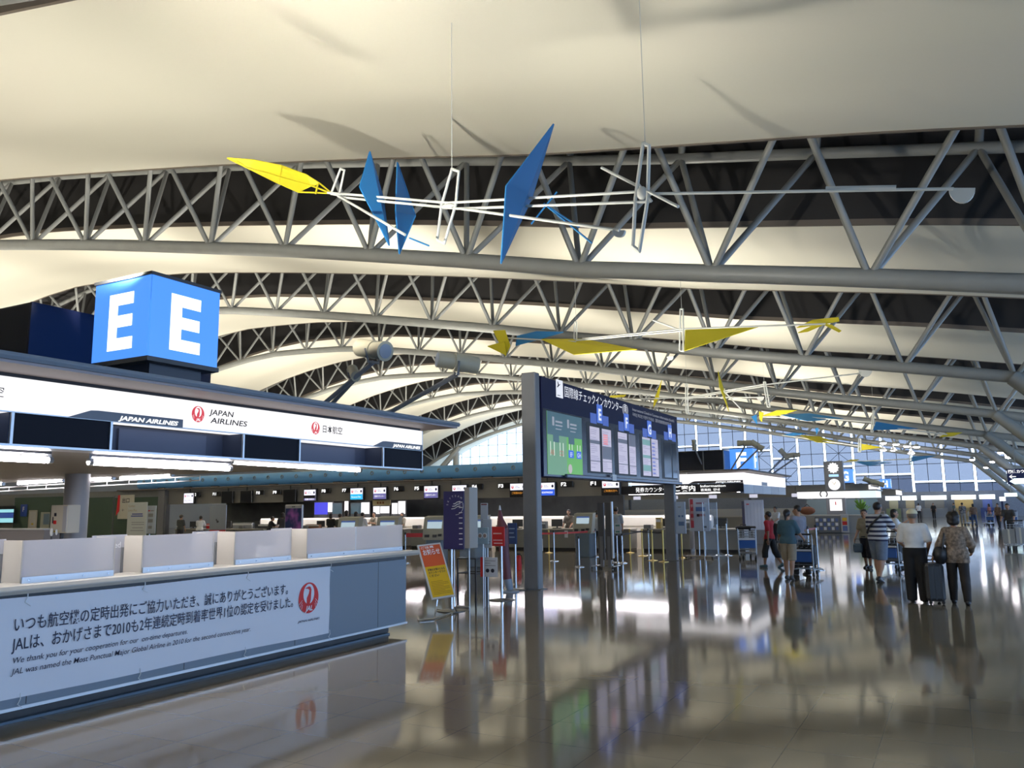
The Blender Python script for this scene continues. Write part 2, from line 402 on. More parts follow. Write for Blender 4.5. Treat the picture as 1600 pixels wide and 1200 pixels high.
# glazed end wall
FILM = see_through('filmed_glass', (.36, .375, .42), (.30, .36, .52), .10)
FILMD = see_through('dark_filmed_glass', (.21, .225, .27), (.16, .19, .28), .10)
CLEAR = see_through('clear_glass', (.75, .8, .85), (.5, .55, .6), .06, .1)
FRAME = mat('window_frame', (.05, .07, .11), .5)
SHELFZ = {1: 4.1, 0: 4.15, -1: 4.2, -2: 5.2, -3: 5.3, -4: 6.4, -5: 6.5, -6: 7.7, -7: 8.9, -8: 9.5, -9: 9.9, -10: 9.9}
nwin = 0
for j in range(-24, 4):
    x0 = 2.41+3.36*j-3.36; x1 = x0+3.36
    if x1 > 13.9: continue
    nwin += 1
    g = .17 if j > -12 else .06
    top = lambda x: zb(x)+4.4
    far = j <= -12
    P = MB(); q = [(x0+g, 0, 3.0), (x1-g, 0, 3.0), (x1-g, 0, top(x1)), (x0+g, 0, top(x0))]
    zs = SHELFZ.get(j)
    if zs:
        P.slab([(x0+g, 0, zs+.13), (x1-g, 0, zs+.13), q[2], q[3]], (0, .03, 0))
    else: P.slab(q, (0, .03, 0))
    o = struct(P.build('window_%d' % nwin, CLEAR if far else FILM)); o.location = (0, YEND, 0)
    if zs:
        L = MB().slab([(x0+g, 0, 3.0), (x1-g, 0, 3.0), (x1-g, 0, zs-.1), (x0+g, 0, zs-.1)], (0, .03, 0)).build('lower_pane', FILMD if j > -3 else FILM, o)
        MB().box((x0+g, -.25, zs-.22), (x1-g, .05, zs-.08)).build('light_shelf', FRAME, o)
    fr = MB()
    z = 4.6
    while z < top((x0+x1)/2)-.3:
        if not zs or abs(z-zs) > .5: fr.box((x0, -.06, z), (x1, .0, z+.07))
        z += 1.75
    xm = (x0+x1)/2; fr.box((xm-.035, -.06, 3), (xm+.035, 0, top(xm)))
    for xx in (x0+g, x1-g): fr.box((xx-.03, -.06, 3), (xx+.03, 0, top(xx)))
    if j in (-4, -6, -7):
        for a, b in (((x0, 3.2), (x1, 6.4)), ((x1, 3.2), (x0, 6.4)), ((x0, 6.6), (x1, 9.6)), ((x1, 6.6), (x0, 9.6))): fr.tube((a[0], -.1, a[1]), (b[0], -.1, b[1]), .03, n=6)
    fr.build('window_frame', FRAME, o)
struct(MB().box((-80, YEND-.15, 0), (14, YEND+.1, 3.0)).build('wall_end', mat('end_wall', (.20, .22, .27), .5, noise=.1)))
# ================================================================== helpers that take world coordinates
def base_of(o):
    v = Vector((0, 0, 0))
    while o is not None: v = v+o.location; o = o.parent
    return v
def wb(b, name, material, parent, smooth=False, label=None):
    d = base_of(parent); b.v = [(p[0]-d.x, p[1]-d.y, p[2]-d.z) for p in b.v]
    return b.build(name, material, parent, smooth, label)
def wtext(body, origin, right, up, height, material, parent, **k):
    d = base_of(parent); return text(body, tuple(Vector(origin)-d), right, up, height, material, parent, **k)
XR, YR, UP_ = (1, 0, 0), (0, 1, 0), (0, 0, 1)

def emblem(c, r, right, up, parent, red=REDP, white=WHITEP, letters=True, world=True):
    """round red crane emblem; c = centre, r = radius"""
    R, U, C = Vector(right), Vector(up), Vector(c); N = R.cross(U)
    if world: C = C-base_of(parent)
    def pts(l, k): return [tuple(C+R*(x*r)+U*(y*r)+N*(.002*k)) for x, y in l]
    def poly(l, k, name, m):
        b = MB(); b.add(pts(l, k), [tuple(range(len(l)))]); me = bpy.data.meshes.new(name); me.from_pydata(b.v, [], b.f); me.update(); me.materials.append(m)
        o = bpy.data.objects.new(name, me); COL.objects.link(o); o.parent = parent; return o
    cir = lambda cx, cy, rx, ry, n=40: [(cx+rx*math.cos(2*math.pi*i/n), cy+ry*math.sin(2*math.pi*i/n)) for i in range(n)]
    e = poly(cir(0, 0, 1, 1.04), 1, 'emblem', red)
    poly(cir(0, .27, .54, .68), 2, 'emblem_opening', white).parent = e
    neck = [(-.22, -.55), (.06, -.50), (.20, -.15), (.22, .25), (.24, .55), (.14, .74), (-.02, .78), (-.42, .66), (-.10, .62), (.03, .52), (-.02, .30), (-.22, .0)]
    poly(neck, 3, 'crane_neck', red).parent = e
    w = MB()
    for s in (-1, 1):
        for a, rr in ((-8, .66), (-20, .70), (-32, .74)):
            t0, t1 = math.radians(a), math.radians(a-13)
            l = [(s*rr*math.cos(t0), rr*math.sin(t0)), (s*1.02*math.cos(t1), 1.02*math.sin(t1)), (s*1.02*math.cos(t1-.03), 1.02*math.sin(t1-.03)), (s*rr*math.cos(t0-.05), rr*math.sin(t0-.05))]
            w.add(pts(l, 3), [(0, 1, 2, 3)])
    me = bpy.data.meshes.new('feather_slit'); me.from_pydata(w.v, [], w.f); me.materials.append(white)
    o = bpy.data.objects.new('feather_slit', me); COL.objects.link(o); o.parent = e
    if letters:
        text('JAL', tuple(C+R*(.02*r)-U*(.86*r)), right, up, r*.34, white, e, bold=.03, shear=.25, align='c', thick=.007)
    return e

# ================================================================== island E: end canopy
XF = -6.9
UNDER = mat('canopy_soffit', (.30, .29, .28), .55)
PINK = mat('eave_soffit', (.36, .31, .31), .5)
PANELD = mat('dark_panel', (.014, .015, .022), .5, spec=.08)
PANELB = mat('blue_grey_panel', (.05, .062, .10), .4, spec=.2)
t = thing('counter_canopy', 'long counter canopy with white lit airline sign band above the closed counter', 'canopy', (-18, 5.7, 2.3))
wb(MB().box((-34, .9, 2.955), (XF+.5, 10.35, 3.015), .03), 'roof_slab', SLATE, t)
wb(MB().box((-34, 1.0, 2.93), (XF+.46, 10.3, 2.957)), 'eave_soffit', PINK, t)
wb(MB().box((-34, 1.5, 2.40), (XF-.35, 9.95, 2.46)), 'ceiling_board', UNDER, t)
SIGNL = glow('sign_white', (1, .97, .99), .78)
sg = wb(MB().box((XF-.25, 1.45, 2.605), (XF, 10.05, 2.895)), 'sign_band', SIGNL, t)
wb(MB().box((-34, 10.0, 2.605), (XF-.25, 10.05, 2.895)), 'side_sign_band', SIGNL, t)
wb(MB().box((XF-.25, 1.45, 2.895), (XF-.02, 10.03, 2.93)), 'shadow_gap', BLACK, t)
fr = MB().box((XF-.3, 1.4, 2.315), (XF+.005, 10.06, 2.335)).box((XF-.02, 1.4, 2.598), (XF+.006, 10.06, 2.608)).box((XF-.02, 10.045, 2.315), (XF+.006, 10.06, 2.9))
ys = [1.45, 2.38, 4.02, 4.94, 6.57, 7.46, 9.11, 10.05]
for y in ys[1:-1]: fr.box((XF-.3, y-.012, 2.33), (XF+.006, y+.012, 2.6))
wb(fr, 'panel_frame', ALU, t)
for i, (a, b) in enumerate(zip(ys, ys[1:])):
    if i % 2 == 0: wb(MB().box((XF-.3, a+.01, 2.335), (XF-.01, b-.01, 2.6)), 'dark_panel', PANELD, t)
    else:
        wb(MB().box((XF-.32, a+.01, 2.335), (XF-.30, b-.01, 2.6)).box((XF-.3, a+.01, 2.335), (XF-.02, a+.02, 2.6)).box((XF-.3, b-.02, 2.335), (XF-.02, b-.01, 2.6)), 'recess_panel', PANELB, t)
        wb(MB().box((XF-.30, a+.28, 2.36), (XF-.27, b-.28, 2.575)), 'blank_screen', mat('blank_screen', (.075, .09, .14), .4, spec=.2), t)
TABM = mat('sign_tab_grey', (.14, .15, .18), .4)
for a, b in ((.9, 2.1), (4.50, 5.74), (8.87, 10.05)):
    if a < 1.4: continue
    prof = [(a, 2.602), (a+.17, 2.665), (a+.22, 2.683), (a+.29, 2.688), (b, 2.688), (b, 2.602)]
    tb = wb(MB().slab([(XF, y, z) for y, z in prof], (.008, 0, 0)), 'sign_tab', TABM, t)
    wtext('JAPAN AIRLINES', (XF+.009, b-.06, 2.62), YR, UP_, .042, WLIT, tb, bold=.03, shear=.25, align='r', width=.68)
emblem((XF, 5.93, 2.762), .082, YR, UP_, sg, red=REDLIT, white=SIGNL)
LETG = mat('sign_letter_grey', (.035, .035, .035), .6, spec=.1)
wtext('JAPAN', (XF+.004, 6.07, 2.772), YR, UP_, .06, LETG, sg, shear=.15, bold=.015, width=.34)
wtext('AIRLINES', (XF+.004, 6.09, 2.685), YR, UP_, .06, LETG, sg, shear=.15, bold=.015, width=.52)
emblem((XF, 7.73, 2.757), .075, YR, UP_, sg, red=REDLIT, white=SIGNL)
wtext('日本航空', (XF+.004, 7.86, 2.72), YR, UP_, .075, LETG, sg, width=.37, bold=.01)
wtext('日本航空', (XF+.002, 3.56, 2.72), YR, UP_, .075, LETG, sg, width=.37)
emblem((XF, 3.42, 2.757), .062, YR, UP_, sg, red=REDLIT, white=SIGNL)

# fluorescent fittings under that canopy
def tube_light(a, b, lab, r=.03):
    a, b = Vector(a), Vector(b)
    o = thing('fluorescent_light', lab, 'light', tuple((a+b)/2), group='fluorescent lights under the canopy')
    d = (b-a).normalized()
    wb(MB().tube(a+d*.04, b-d*.04, r, n=10), 'tube', TUBEGLOW, o, True)
    k = MB(); 
    for p in (a, b): k.tube(p-d*.02, p+d*.02, r*1.15, n=8).tube(p, p+Vector((0, 0, .2)), .012, n=6)
    k.tube(a+Vector((0, 0, r+.03)), b+Vector((0, 0, r+.03)), .022, n=6)
    wb(k, 'fitting', ALU, o); return o
xz = -7.35
for (u0, v0, u1, v1), lab in (((-60, 712, 78, 719), 'white fluorescent tube under the canopy front edge, cut by the left picture edge'),
                              ((141, 722, 359, 732), 'longest white fluorescent tube under the canopy front edge, left of centre'),
                              ((361, 721, 562, 734.5), 'white fluorescent tube at the right end of the canopy front edge')):
    a = at(u0, v0, x=xz); b = at(u1, v1, x=xz); tube_light(a, b, lab)
yz = 9.75
for (u0, v0, u1, v1), lab in (((-30, 757, 5, 756), 'far fluorescent tube beneath the canopy, at the left picture edge'), ((28, 755.5, 100, 750.5), 'far fluorescent tube beneath the canopy, left of the round column'),
                              ((131, 749.5, 177, 747), 'far fluorescent tube beneath the canopy, just right of the round column'), ((188, 747, 269, 742), 'rightmost far fluorescent tube beneath the canopy')):
    tube_light(at(u0, v0, y=yz), at(u1, v1, y=yz), lab)
a = at(-40, 770, y=9.95); b = at(312, 750.5, y=9.95)
r_ = thing('light_rail', 'thin white rail below the far fluorescent tubes under the canopy', 'rail', tuple(a))
for dz in (0, .075): wb(MB().tube((a[0], a[1], a[2]+dz), (b[0], b[1], b[2]+dz), .011, n=6), 'rail_bar', WHITE, r_)
p = MB()
for k in range(12):
    q = k/11; x = a[0]+(b[0]-a[0])*q; z = a[2]+(b[2]-a[2])*q; p.tube((x, a[1], z-.01), (x, a[1], z+.085), .009, n=6)
wb(p, 'rail_post', WHITE, r_)
cx = at(118, 800, y=8.6)[0]
o = MB().lathe((0, 0, 0), [(.19, 0), (.19, 2.4)], 28).build('column', mat('column_grey', (.27, .27, .28), .35), smooth=True)
o.location = (cx, 8.6, 0); tag(o, 'round grey column holding up the long counter canopy', 'column')

# lit letter cubes
def letter_cube(name, letter, x1, y0, s, z0, lab, zbase=3.015):
    t = thing(name, lab, 'sign', (x1-s/2, y0+s/2, zbase), group='lit letter cubes on the counter islands')
    BL = glow('sign_blue', (.09, .30, 1.0), 1.0)
    wb(MB().box((x1-s+.12, y0+.12, zbase), (x1-.12, y0+s-.12, z0)), 'base', mat('sign_base', (.02, .025, .04), .3), t)
    for nm, a, b in (('left_face', (x1-s, y0, z0+.02), (x1-.012, y0+.01, z0+s-.02)), ('right_face', (x1-.01, y0+.012, z0+.02), (x1, y0+s, z0+s-.02)),
                     ('rear_face', (x1-s, y0+s-.01, z0+.02), (x1-.012, y0+s, z0+s-.02)), ('far_face', (x1-s, y0+.012, z0+.02), (x1-s+.01, y0+s-.012, z0+s-.02))):
        f = wb(MB().box(a, b), nm, BLUEFACE, t)
        if nm == 'left_face': wtext(letter, (x1-s*.5, y0-.003, z0+s*.17), XR, UP_, s*.66, CUBEW, f, bold=.035, align='c', width=s*.44)
        if nm == 'right_face': wtext(letter, (x1+.003, y0+s*.5, z0+s*.17), YR, UP_, s*.66, CUBEW, f, bold=.035, align='c', width=s*.44)
    wb(MB().box((x1-s-.015, y0-.015, z0-.03), (x1+.015, y0+s+.015, z0+.02)), 'lower_trim', DGREY, t)
    wb(MB().box((x1-s-.015, y0-.015, z0+s-.02), (x1+.015, y0+s+.015, z0+s+.015)), 'upper_trim', DGREY, t)
    return t
def blue_face():
    M = bpy.data.materials.new('lit_blue_face'); M.use_nodes = True; nt = M.node_tree; b = nt.nodes['Principled BSDF']
    b.inputs['Base Color'].default_value = (.01, .03, .12, 1); b.inputs['Roughness'].default_value = .3
    b.inputs['Emission Color'].default_value = (.07, .275, 1.0, 1); b.inputs['Emission Strength'].default_value = .85
    return M
BLUEFACE = blue_face(); CUBEW = glow('cube_letter', (.95, 1, 1), 1.3)
letter_cube('letter_cube', 'E', -7.4, 5.67, .93, 3.375, 'big blue lit cube with a white letter E on top of the left counter canopy')
GLOSSD = mat('dark_gloss', (.012, .014, .022), .12, spec=.6)
t = thing('equipment_box', 'dark glossy box behind the lit letter E cube on the canopy roof', 'box', (-10.2, 6.5, 3.015))
wb(MB().box((-11.6, 5.36, 3.015), (-9, 7.9, 4.13), .02), 'body', GLOSSD, t)
wb(MB().box((-9.0, 5.34, 3.015), (-8.97, 7.9, 4.12)), 'blue_side', mat('blue_gloss', (.009, .012, .036), .2, spec=.3), t)

# ================================================================== island E: closed end counter
t = thing('check_in_counter', 'closed blue-grey check-in counter with cream top, at the lower left', 'counter', (-7.6, 5.7, 0))
XC = -7.14
wb(MB().box((-8.2, 1.4, .14), (XC, 10.0, 1.03)), 'front_panel', SLATE, t)
seam = MB()
for y in (2.4, 4.46, 6.1, 7.72, 9.34): seam.box((XC, y-.004, .15), (XC+.002, y+.004, 1.03))
wb(seam, 'panel_joint', DGREY, t)
wb(MB().box((-8.2, 1.4, 1.03), (XC-.03, 10.0, 1.075)), 'shadow_gap', BLACK, t)
wb(MB().box((-8.35, 1.3, 1.075), (XC+.06, 10.28, 1.145), .03), 'counter_top', mat('counter_cream', (.46, .44, .39), .4), t)
wb(MB().box((-8.2, 1.4, .115), (XC+.012, 10.02, .142)), 'kick_strip', ALU, t)
wb(MB().box((-8.2, 1.45, .02), (XC-.12, 9.75, .115)), 'plinth', BLACK, t)
wb(MB().box((-8.2, 1.4, 0), (XC-.06, 9.7, .022)), 'plinth_strip', mat('plinth_blue', (.10, .15, .20), .4), t)
wb(MB().box((-8.15, 1.4, .75), (-7.5, 10.04, .80)), 'work_shelf', MGREY, t)
# the banner tied to its front
VINYL = mat('banner_vinyl', (.70, .72, .78), .5)
t = thing('banner', 'long white vinyl banner with Japanese thank-you text tied to the closed counter', 'banner', (XC, 5.5, .2))
g_ = []
for k in range(11):
    z = .215+(1.045-.215)*k/10; g_.append([(XC+.012+.004*math.sin(y*5+k), y, z+.006*math.sin(y*2.1)) for y in np.linspace(2.7, 8.32, 40)])
g_b = [[(x-.003, y, z) for x, y, z in r] for r in g_]
wb(MB().sheet(g_).sheet(g_b), 'vinyl_sheet', VINYL, t, True)
INK = mat('banner_ink', (.012, .014, .045), .5)
LI = lambda body, y0, z, h, w, **k: wtext(body, (XC+.019, y0, z), YR, UP_, h, INK, t, width=w, name='banner_text', **k)
LI('いつも航空機の定時出発にご協力いただき、誠にありがとうございます。', 4.30, .775, .098, 3.26, bold=.008)
LI('JALは、おかげさまで2010も2年連続定時到着率世界1位の認定を受けました。', 4.29, .615, .098, 3.36, bold=.008)
LI('We thank you for your cooperation for our  on-time departures.', 4.31, .505, .050, 1.80, shear=.2, bold=.002)
LI('JAL was named the Most Punctual Major Global Airline in 2010 for the second consecutive year.', 4.30, .415, .050, 2.68, shear=.2, bold=.002)
emblem((XC+.017, 7.925, .685), .178, YR, UP_, t, white=mat('banner_white', (.72, .74, .80), .5))
LI('JAPAN AIRLINES', 7.74, .405, .026, .39, shear=.25, bold=.01)
for y in (4.38, 5.55, 6.9, 8.31):
    for z0, z1 in ((1.0, 1.10), (.16, .25)):
        wb(MB().path([(XC+.014, y, z0), (XC+.03, y+.012, (z0+z1)/2), (XC+.014, y+.02, z1)], .004, 6).tube((XC+.02, y, z0), (XC+.05, y+.03, z0-.03), .003, n=5), 'cable_tie', WHITE, t)

# frosted screens standing on the counter
FROST = frosted('frosted_acrylic', (.88, .84, .84), .36)
FROSTC = frosted('frosted_cream', (.80, .76, .68), .15)
LABS = ['frosted acrylic desk screen at the left picture edge, dark shapes blurred behind it', 'second frosted acrylic desk screen from the left, with a steel foot rail',
        'third frosted acrylic desk screen from the left, below the purple phone-shaped display', 'longest frosted acrylic desk screen, at the right end of the closed counter']
xs_ = -7.32
for (y0, y1), lab in zip(((4.45, 5.35), (5.68, 6.58), (6.90, 7.80), (8.10, 10.14)), LABS):
    t = thing('desk_screen', lab, 'screen', (xs_, (y0+y1)/2, 1.145), group='frosted screens on the closed counter')
    wb(MB().box((xs_-.012, y0, 1.15), (xs_, y1, 1.52)), 'front_pane', FROST, t)
    wb(MB().box((xs_-.28, y0-.012, 1.15), (xs_, y0, 1.52)), 'side_pane', FROSTC, t)
    wb(MB().box((xs_-.28, y1, 1.15), (xs_, y1+.012, 1.52)), 'side_pane', FROSTC, t)
    if y1 > 9: wb(MB().box((xs_-.013, 9.05, 1.15), (xs_+.002, 9.07, 1.52)), 'pane_joint', WHITE, t)
    wb(MB().box((xs_-.015, y0, 1.145), (xs_+.012, y1, 1.20)), 'foot_rail', ALU, t)
    wb(MB().box((xs_-.3, y0-.03, 1.145), (xs_-.28, y0-.012, 1.40)), 'edge_post', MGREY, t)
    sc = MB()
    for k in range(4): sc.tube((xs_+.012, y0+.06+(y1-y0-.12)*k/3, 1.172), (xs_+.017, y0+.06+(y1-y0-.12)*k/3, 1.172), .009, n=8)
    wb(sc, 'screw', CHROME, t)
for (y0, y1), lab in zip(((3.7, 4.42), (5.37, 5.66), (6.60, 6.88), (7.82, 8.08)), ('frosted closed panel cut by the left picture edge on the counter', 'frosted closed panel between the first and second desk screens',
                         'frosted closed panel between the second and third desk screens', 'frosted closed panel left of the longest desk screen')):
    t = thing('closed_panel', lab, 'panel', (xs_-.3, (y0+y1)/2, 1.145), group='closed panels between the desk screens')
    wb(MB().box((xs_-.312, y0-.05, 1.145), (xs_-.3, y1+.05, 1.53)), 'pane', frosted('frosted_grey', (.66, .66, .70), .25), t)
    wtext('Closed', (xs_-.298, y1-.02, 1.40), YR, UP_, .06, WHITEP, t, align='r', bold=.015)
DESKT = [(-7.62, 4.95, .26, .24, 'dark desk monitor blurred behind the leftmost frosted screen', DGREY), (-7.62, 4.62, .12, .10, 'small blue box blurred behind the leftmost frosted screen', mat('blue_box', (.03, .05, .30), .5)),
         (-7.6, 7.62, .16, .17, 'white paper roll blurred behind the third frosted screen', WHITE), (-7.62, 8.55, .30, .07, 'low blue tray blurred behind the longest frosted screen', mat('blue_tray', (.08, .14, .55), .5)),
         (-7.8, 6.78, .3, .25, 'dark monitor back seen through the closed panel between second and third screens', mat('navy_grey', (.05, .06, .11), .4))]
for x, y, w, h, lab, m_ in DESKT:
    t = thing('desk_item', lab, 'desk item', (x, y, 1.145))
    MB().box((-.06, -w/2, .03), (.06, w/2, h), .015).build('body', m_, t); MB().box((-.05, -w*.3, 0), (.05, w*.3, .03)).build('foot', DGREY, t)

# floodlights on arms
def floodlight(lab, base, head, aim, size=.2, drum=False):
    t = thing('floodlight', lab, 'floodlight', base, group='projector floodlights on arms')
    wb(MB().tube(base, head, .035, n=8).box((base[0]-.1, base[1]-.1, base[2]), (base[0]+.1, base[1]+.1, base[2]+.04)), 'arm', mat('arm_grey', (.20, .21, .23), .4), t)
    h, d = Vector(head), (Vector(aim)-Vector(head)).normalized()
    c = h+Vector((0, 0, size*1.1)); k = MB(); s = size
    BEIGE = mat('projector_beige', (.40, .37, .27), .5)
    k.tube(c-d*s*1.9, c+d*s*.2, s*.78, s*.80, n=20); k.tube(c+d*s*.2, c+d*s*1.7, s*.68, s*.86 if not drum else s*.7, n=20)
    wb(k, 'housing', BEIGE, t, True)
    wb(MB().tube(c+d*s*1.69, c+d*s*1.73, s*.62, n=20), 'lens', mat('lens_glass', (.25, .30, .38), .1), t)
    y = MB(); side = d.cross(Vector((0, 0, 1))).normalized()
    for q in (-1, 1): y.tube(h+side*(q*s*.5), c+side*(q*s*.86), .016, n=6)
    y.tube(h-side*s*.6, h+side*s*.6, .022, n=6)
    wb(y, 'yoke', MGREY, t)
    return t
def hd(u, v, y): return at(u, v, y=y)
floodlight('larger beige projector floodlight on a long arm above the canopy, left of the pair', hd(500, 636, 9.6), hd(583, 566, 9.3), hd(800, 600, 8.6), .17)
floodlight('small pale floodlight on the second arm beside the larger projector', hd(512, 638, 9.7), hd(553, 594, 9.5), hd(500, 500, 12), .10)
floodlight('beige projector floodlight on an arm above the right half of the long canopy', hd(590, 655, 9.7), hd(713, 586, 9.4), hd(560, 560, 8.4), .16, True)
# ================================================================== flight information board
XB = -7.98
def BP(u, v, dx=0.): p = at(u, v, x=XB); return (XB+dx, p[1], p[2])
BN = mat('board_navy', (.014, .018, .058), .5, spec=.12); BD = mat('board_dark', (.014, .015, .02), .3)
POSTG = mat('post_grey', (.17, .175, .185), .4, noise=.06, scale=3)
yl, zt = BP(846, 585)[1:]; yr = BP(1057.5, 650.7)[1]; zbot = BP(847.5, 744.7)[2]
t = thing('information_board', 'big navy flight information board with screens, standing on two grey posts', 'information board', (XB-.2, (yl+yr)/2, 0))
for nm, y0 in (('post', yl-.30), ('post', yr-.62)):
    wb(MB().box((XB-.37, y0, 0), (XB-.02, y0+.24, zt+.02 if y0 < 20 else zbot+.1), .02), nm, POSTG, t)
    wb(MB().box((XB-.45, y0-.06, 0), (XB+.05, y0+.30, .012)), 'post_foot', MGREY, t)
wb(MB().box((XB-.32, yl, zbot), (XB, yr, zt-.04), .01), 'housing', BN, t)
zh = BP(860, 640)[2]
wb(MB().box((XB-.02, yl+.02, zbot+.02), (XB+.006, yr-.02, zh)), 'screen_surround', mat('surround', (.022, .026, .045), .25), t)
sill = wb(MB().box((XB, yl+1.1, zbot), (XB+.09, yr, zbot+.09), .02), 'lower_rail', mat('rail_navy', (.05, .075, .14), .25), t)
HW = glow('header_white', (.86, .9, 1), .62)
a = BP(869, 620); b = BP(878, 598)
ic = wb(MB().box((XB+.001, a[1], a[2]), (XB+.008, b[1]+.03, a[2]+.42)), 'departure_icon', HW, t)
pl = MB(); oy, oz = a[1]+.05, a[2]+.20
pl.slab([(XB+.009, oy, oz+.02), (XB+.009, oy+.16, oz+.11), (XB+.009, oy+.17, oz+.13), (XB+.009, oy, oz+.06)], (.002, 0, 0)).slab([(XB+.009, oy+.05, oz+.05), (XB+.009, oy+.02, oz+.17), (XB+.009, oy+.05, oz+.17), (XB+.009, oy+.11, oz+.08)], (.002, 0, 0))
pl.box((XB+.009, oy, oz-.16), (XB+.011, oy+.16, oz-.145)); wb(pl, 'plane_mark', BN, ic)
a = BP(882, 619.5); b = BP(981, 645); wtext('国際線チェックインカウンター(南)', (XB+.004, a[1], a[2]+.015), YR, UP_, .21, HW, t, width=b[1]-a[1], bold=.0)
HD = glow('header_dim', (.7, .75, .9), .28)
a = BP(988, 641.5); b = BP(1053, 659); wtext('International Check-in Counters Information (South)', (XB+.004, a[1], a[2]), YR, UP_, .085, HD, t, width=b[1]-a[1])
a = BP(988, 649.5); wtext('국제선 체크인 카운터 안내(남)   国际线值机柜台信息(南)', (XB+.004, a[1], a[2]), YR, UP_, .085, HD, t, width=(b[1]-a[1])*.92)
# map panel
a = BP(857, 741); b = BP(910, 741); z0, z1 = a[2], BP(861, 643)[2]
mp_ = wb(MB().box((XB, a[1]-.05, z0), (XB+.012, b[1], z1)), 'map_panel', glow('map_green', (.12, .42, .06), .62), t)
M1 = XB+.013; ya, yb = a[1]-.05, b[1]; ym = ya+(yb-ya)*.53; zmid = z0+(z1-z0)*.63
wb(MB().box((M1, ya, z0), (M1+.002, ym, zmid)), 'map_dim_half', glow('map_dim', (.16, .36, .20), .55), mp_)
wb(MB().box((M1, ya, zmid), (M1+.002, yb, z1)).box((M1, ya+.3, zmid-.16), (M1+.004, ya+.62, zmid)).box((M1, ym+.12, zmid-.16), (M1+.004, ym+.45, zmid)), 'map_header', glow('map_slate', (.04, .10, .13), .7), mp_)
ln = MB()
for q, dim in ((.07, 1), (.17, 1), (.33, 1), (.42, 1), (.60, 0), (.68, 0), (.84, 0), (.92, 0)):
    y = ya+(yb-ya)*q; ln.box((M1+.002, y, z0+(z1-z0)*.30), (M1+.005, y+.035, z0+(z1-z0)*.52))
wb(ln, 'map_lines', glow('map_line', (.75, .9, .75), .55), mp_)
wb(MB().box((M1+.002, ya+(yb-ya)*.58, z0+.42), (M1+.006, ya+(yb-ya)*.73, z0+.60)).box((M1+.002, ya+(yb-ya)*.82, z0+.42), (M1+.006, ya+(yb-ya)*.96, z0+.60)), 'map_blue_tag', glow('map_blue', (.02, .10, .55), .8), mp_)
for q, s in ((.655, 'EF'), (.89, 'GH')): wtext(s, (M1+.007, ya+(yb-ya)*q, z0+.45), YR, UP_, .11, HW, mp_, align='c')
for q, s in ((.12, 'AB'), (.38, 'CD')): wtext(s, (M1+.004, ya+(yb-ya)*q, z0+.45), YR, UP_, .12, glow('map_red', (.5, .12, .08), .6), mp_, align='c')
for q, y0 in ((.2, ya), (.62, ym)):
    wb(MB().box((M1+.002, ya+(yb-ya)*q-.12, zmid+.22), (M1+.006, ya+(yb-ya)*q-.02, zmid+.42)).box((M1+.002, ya+(yb-ya)*q+.05, zmid+.30), (M1+.006, ya+(yb-ya)*q+.42, zmid+.34)).box((M1+.002, ya+(yb-ya)*q+.05, zmid+.22), (M1+.006, ya+(yb-ya)*q+.42, zmid+.25)).box((M1+.002, ya+(yb-ya)*q+.05, zmid+.14), (M1+.006, ya+(yb-ya)*q+.36, zmid+.16)), 'map_caption', HD, mp_)
wb(MB().lathe((M1, ya+(yb-ya)*.62, z0+.16), [(.11, .0), (.11, .006)], 20, 'X'), 'map_marker', glow('map_grey', (.6, .55, .55), .5), mp_)
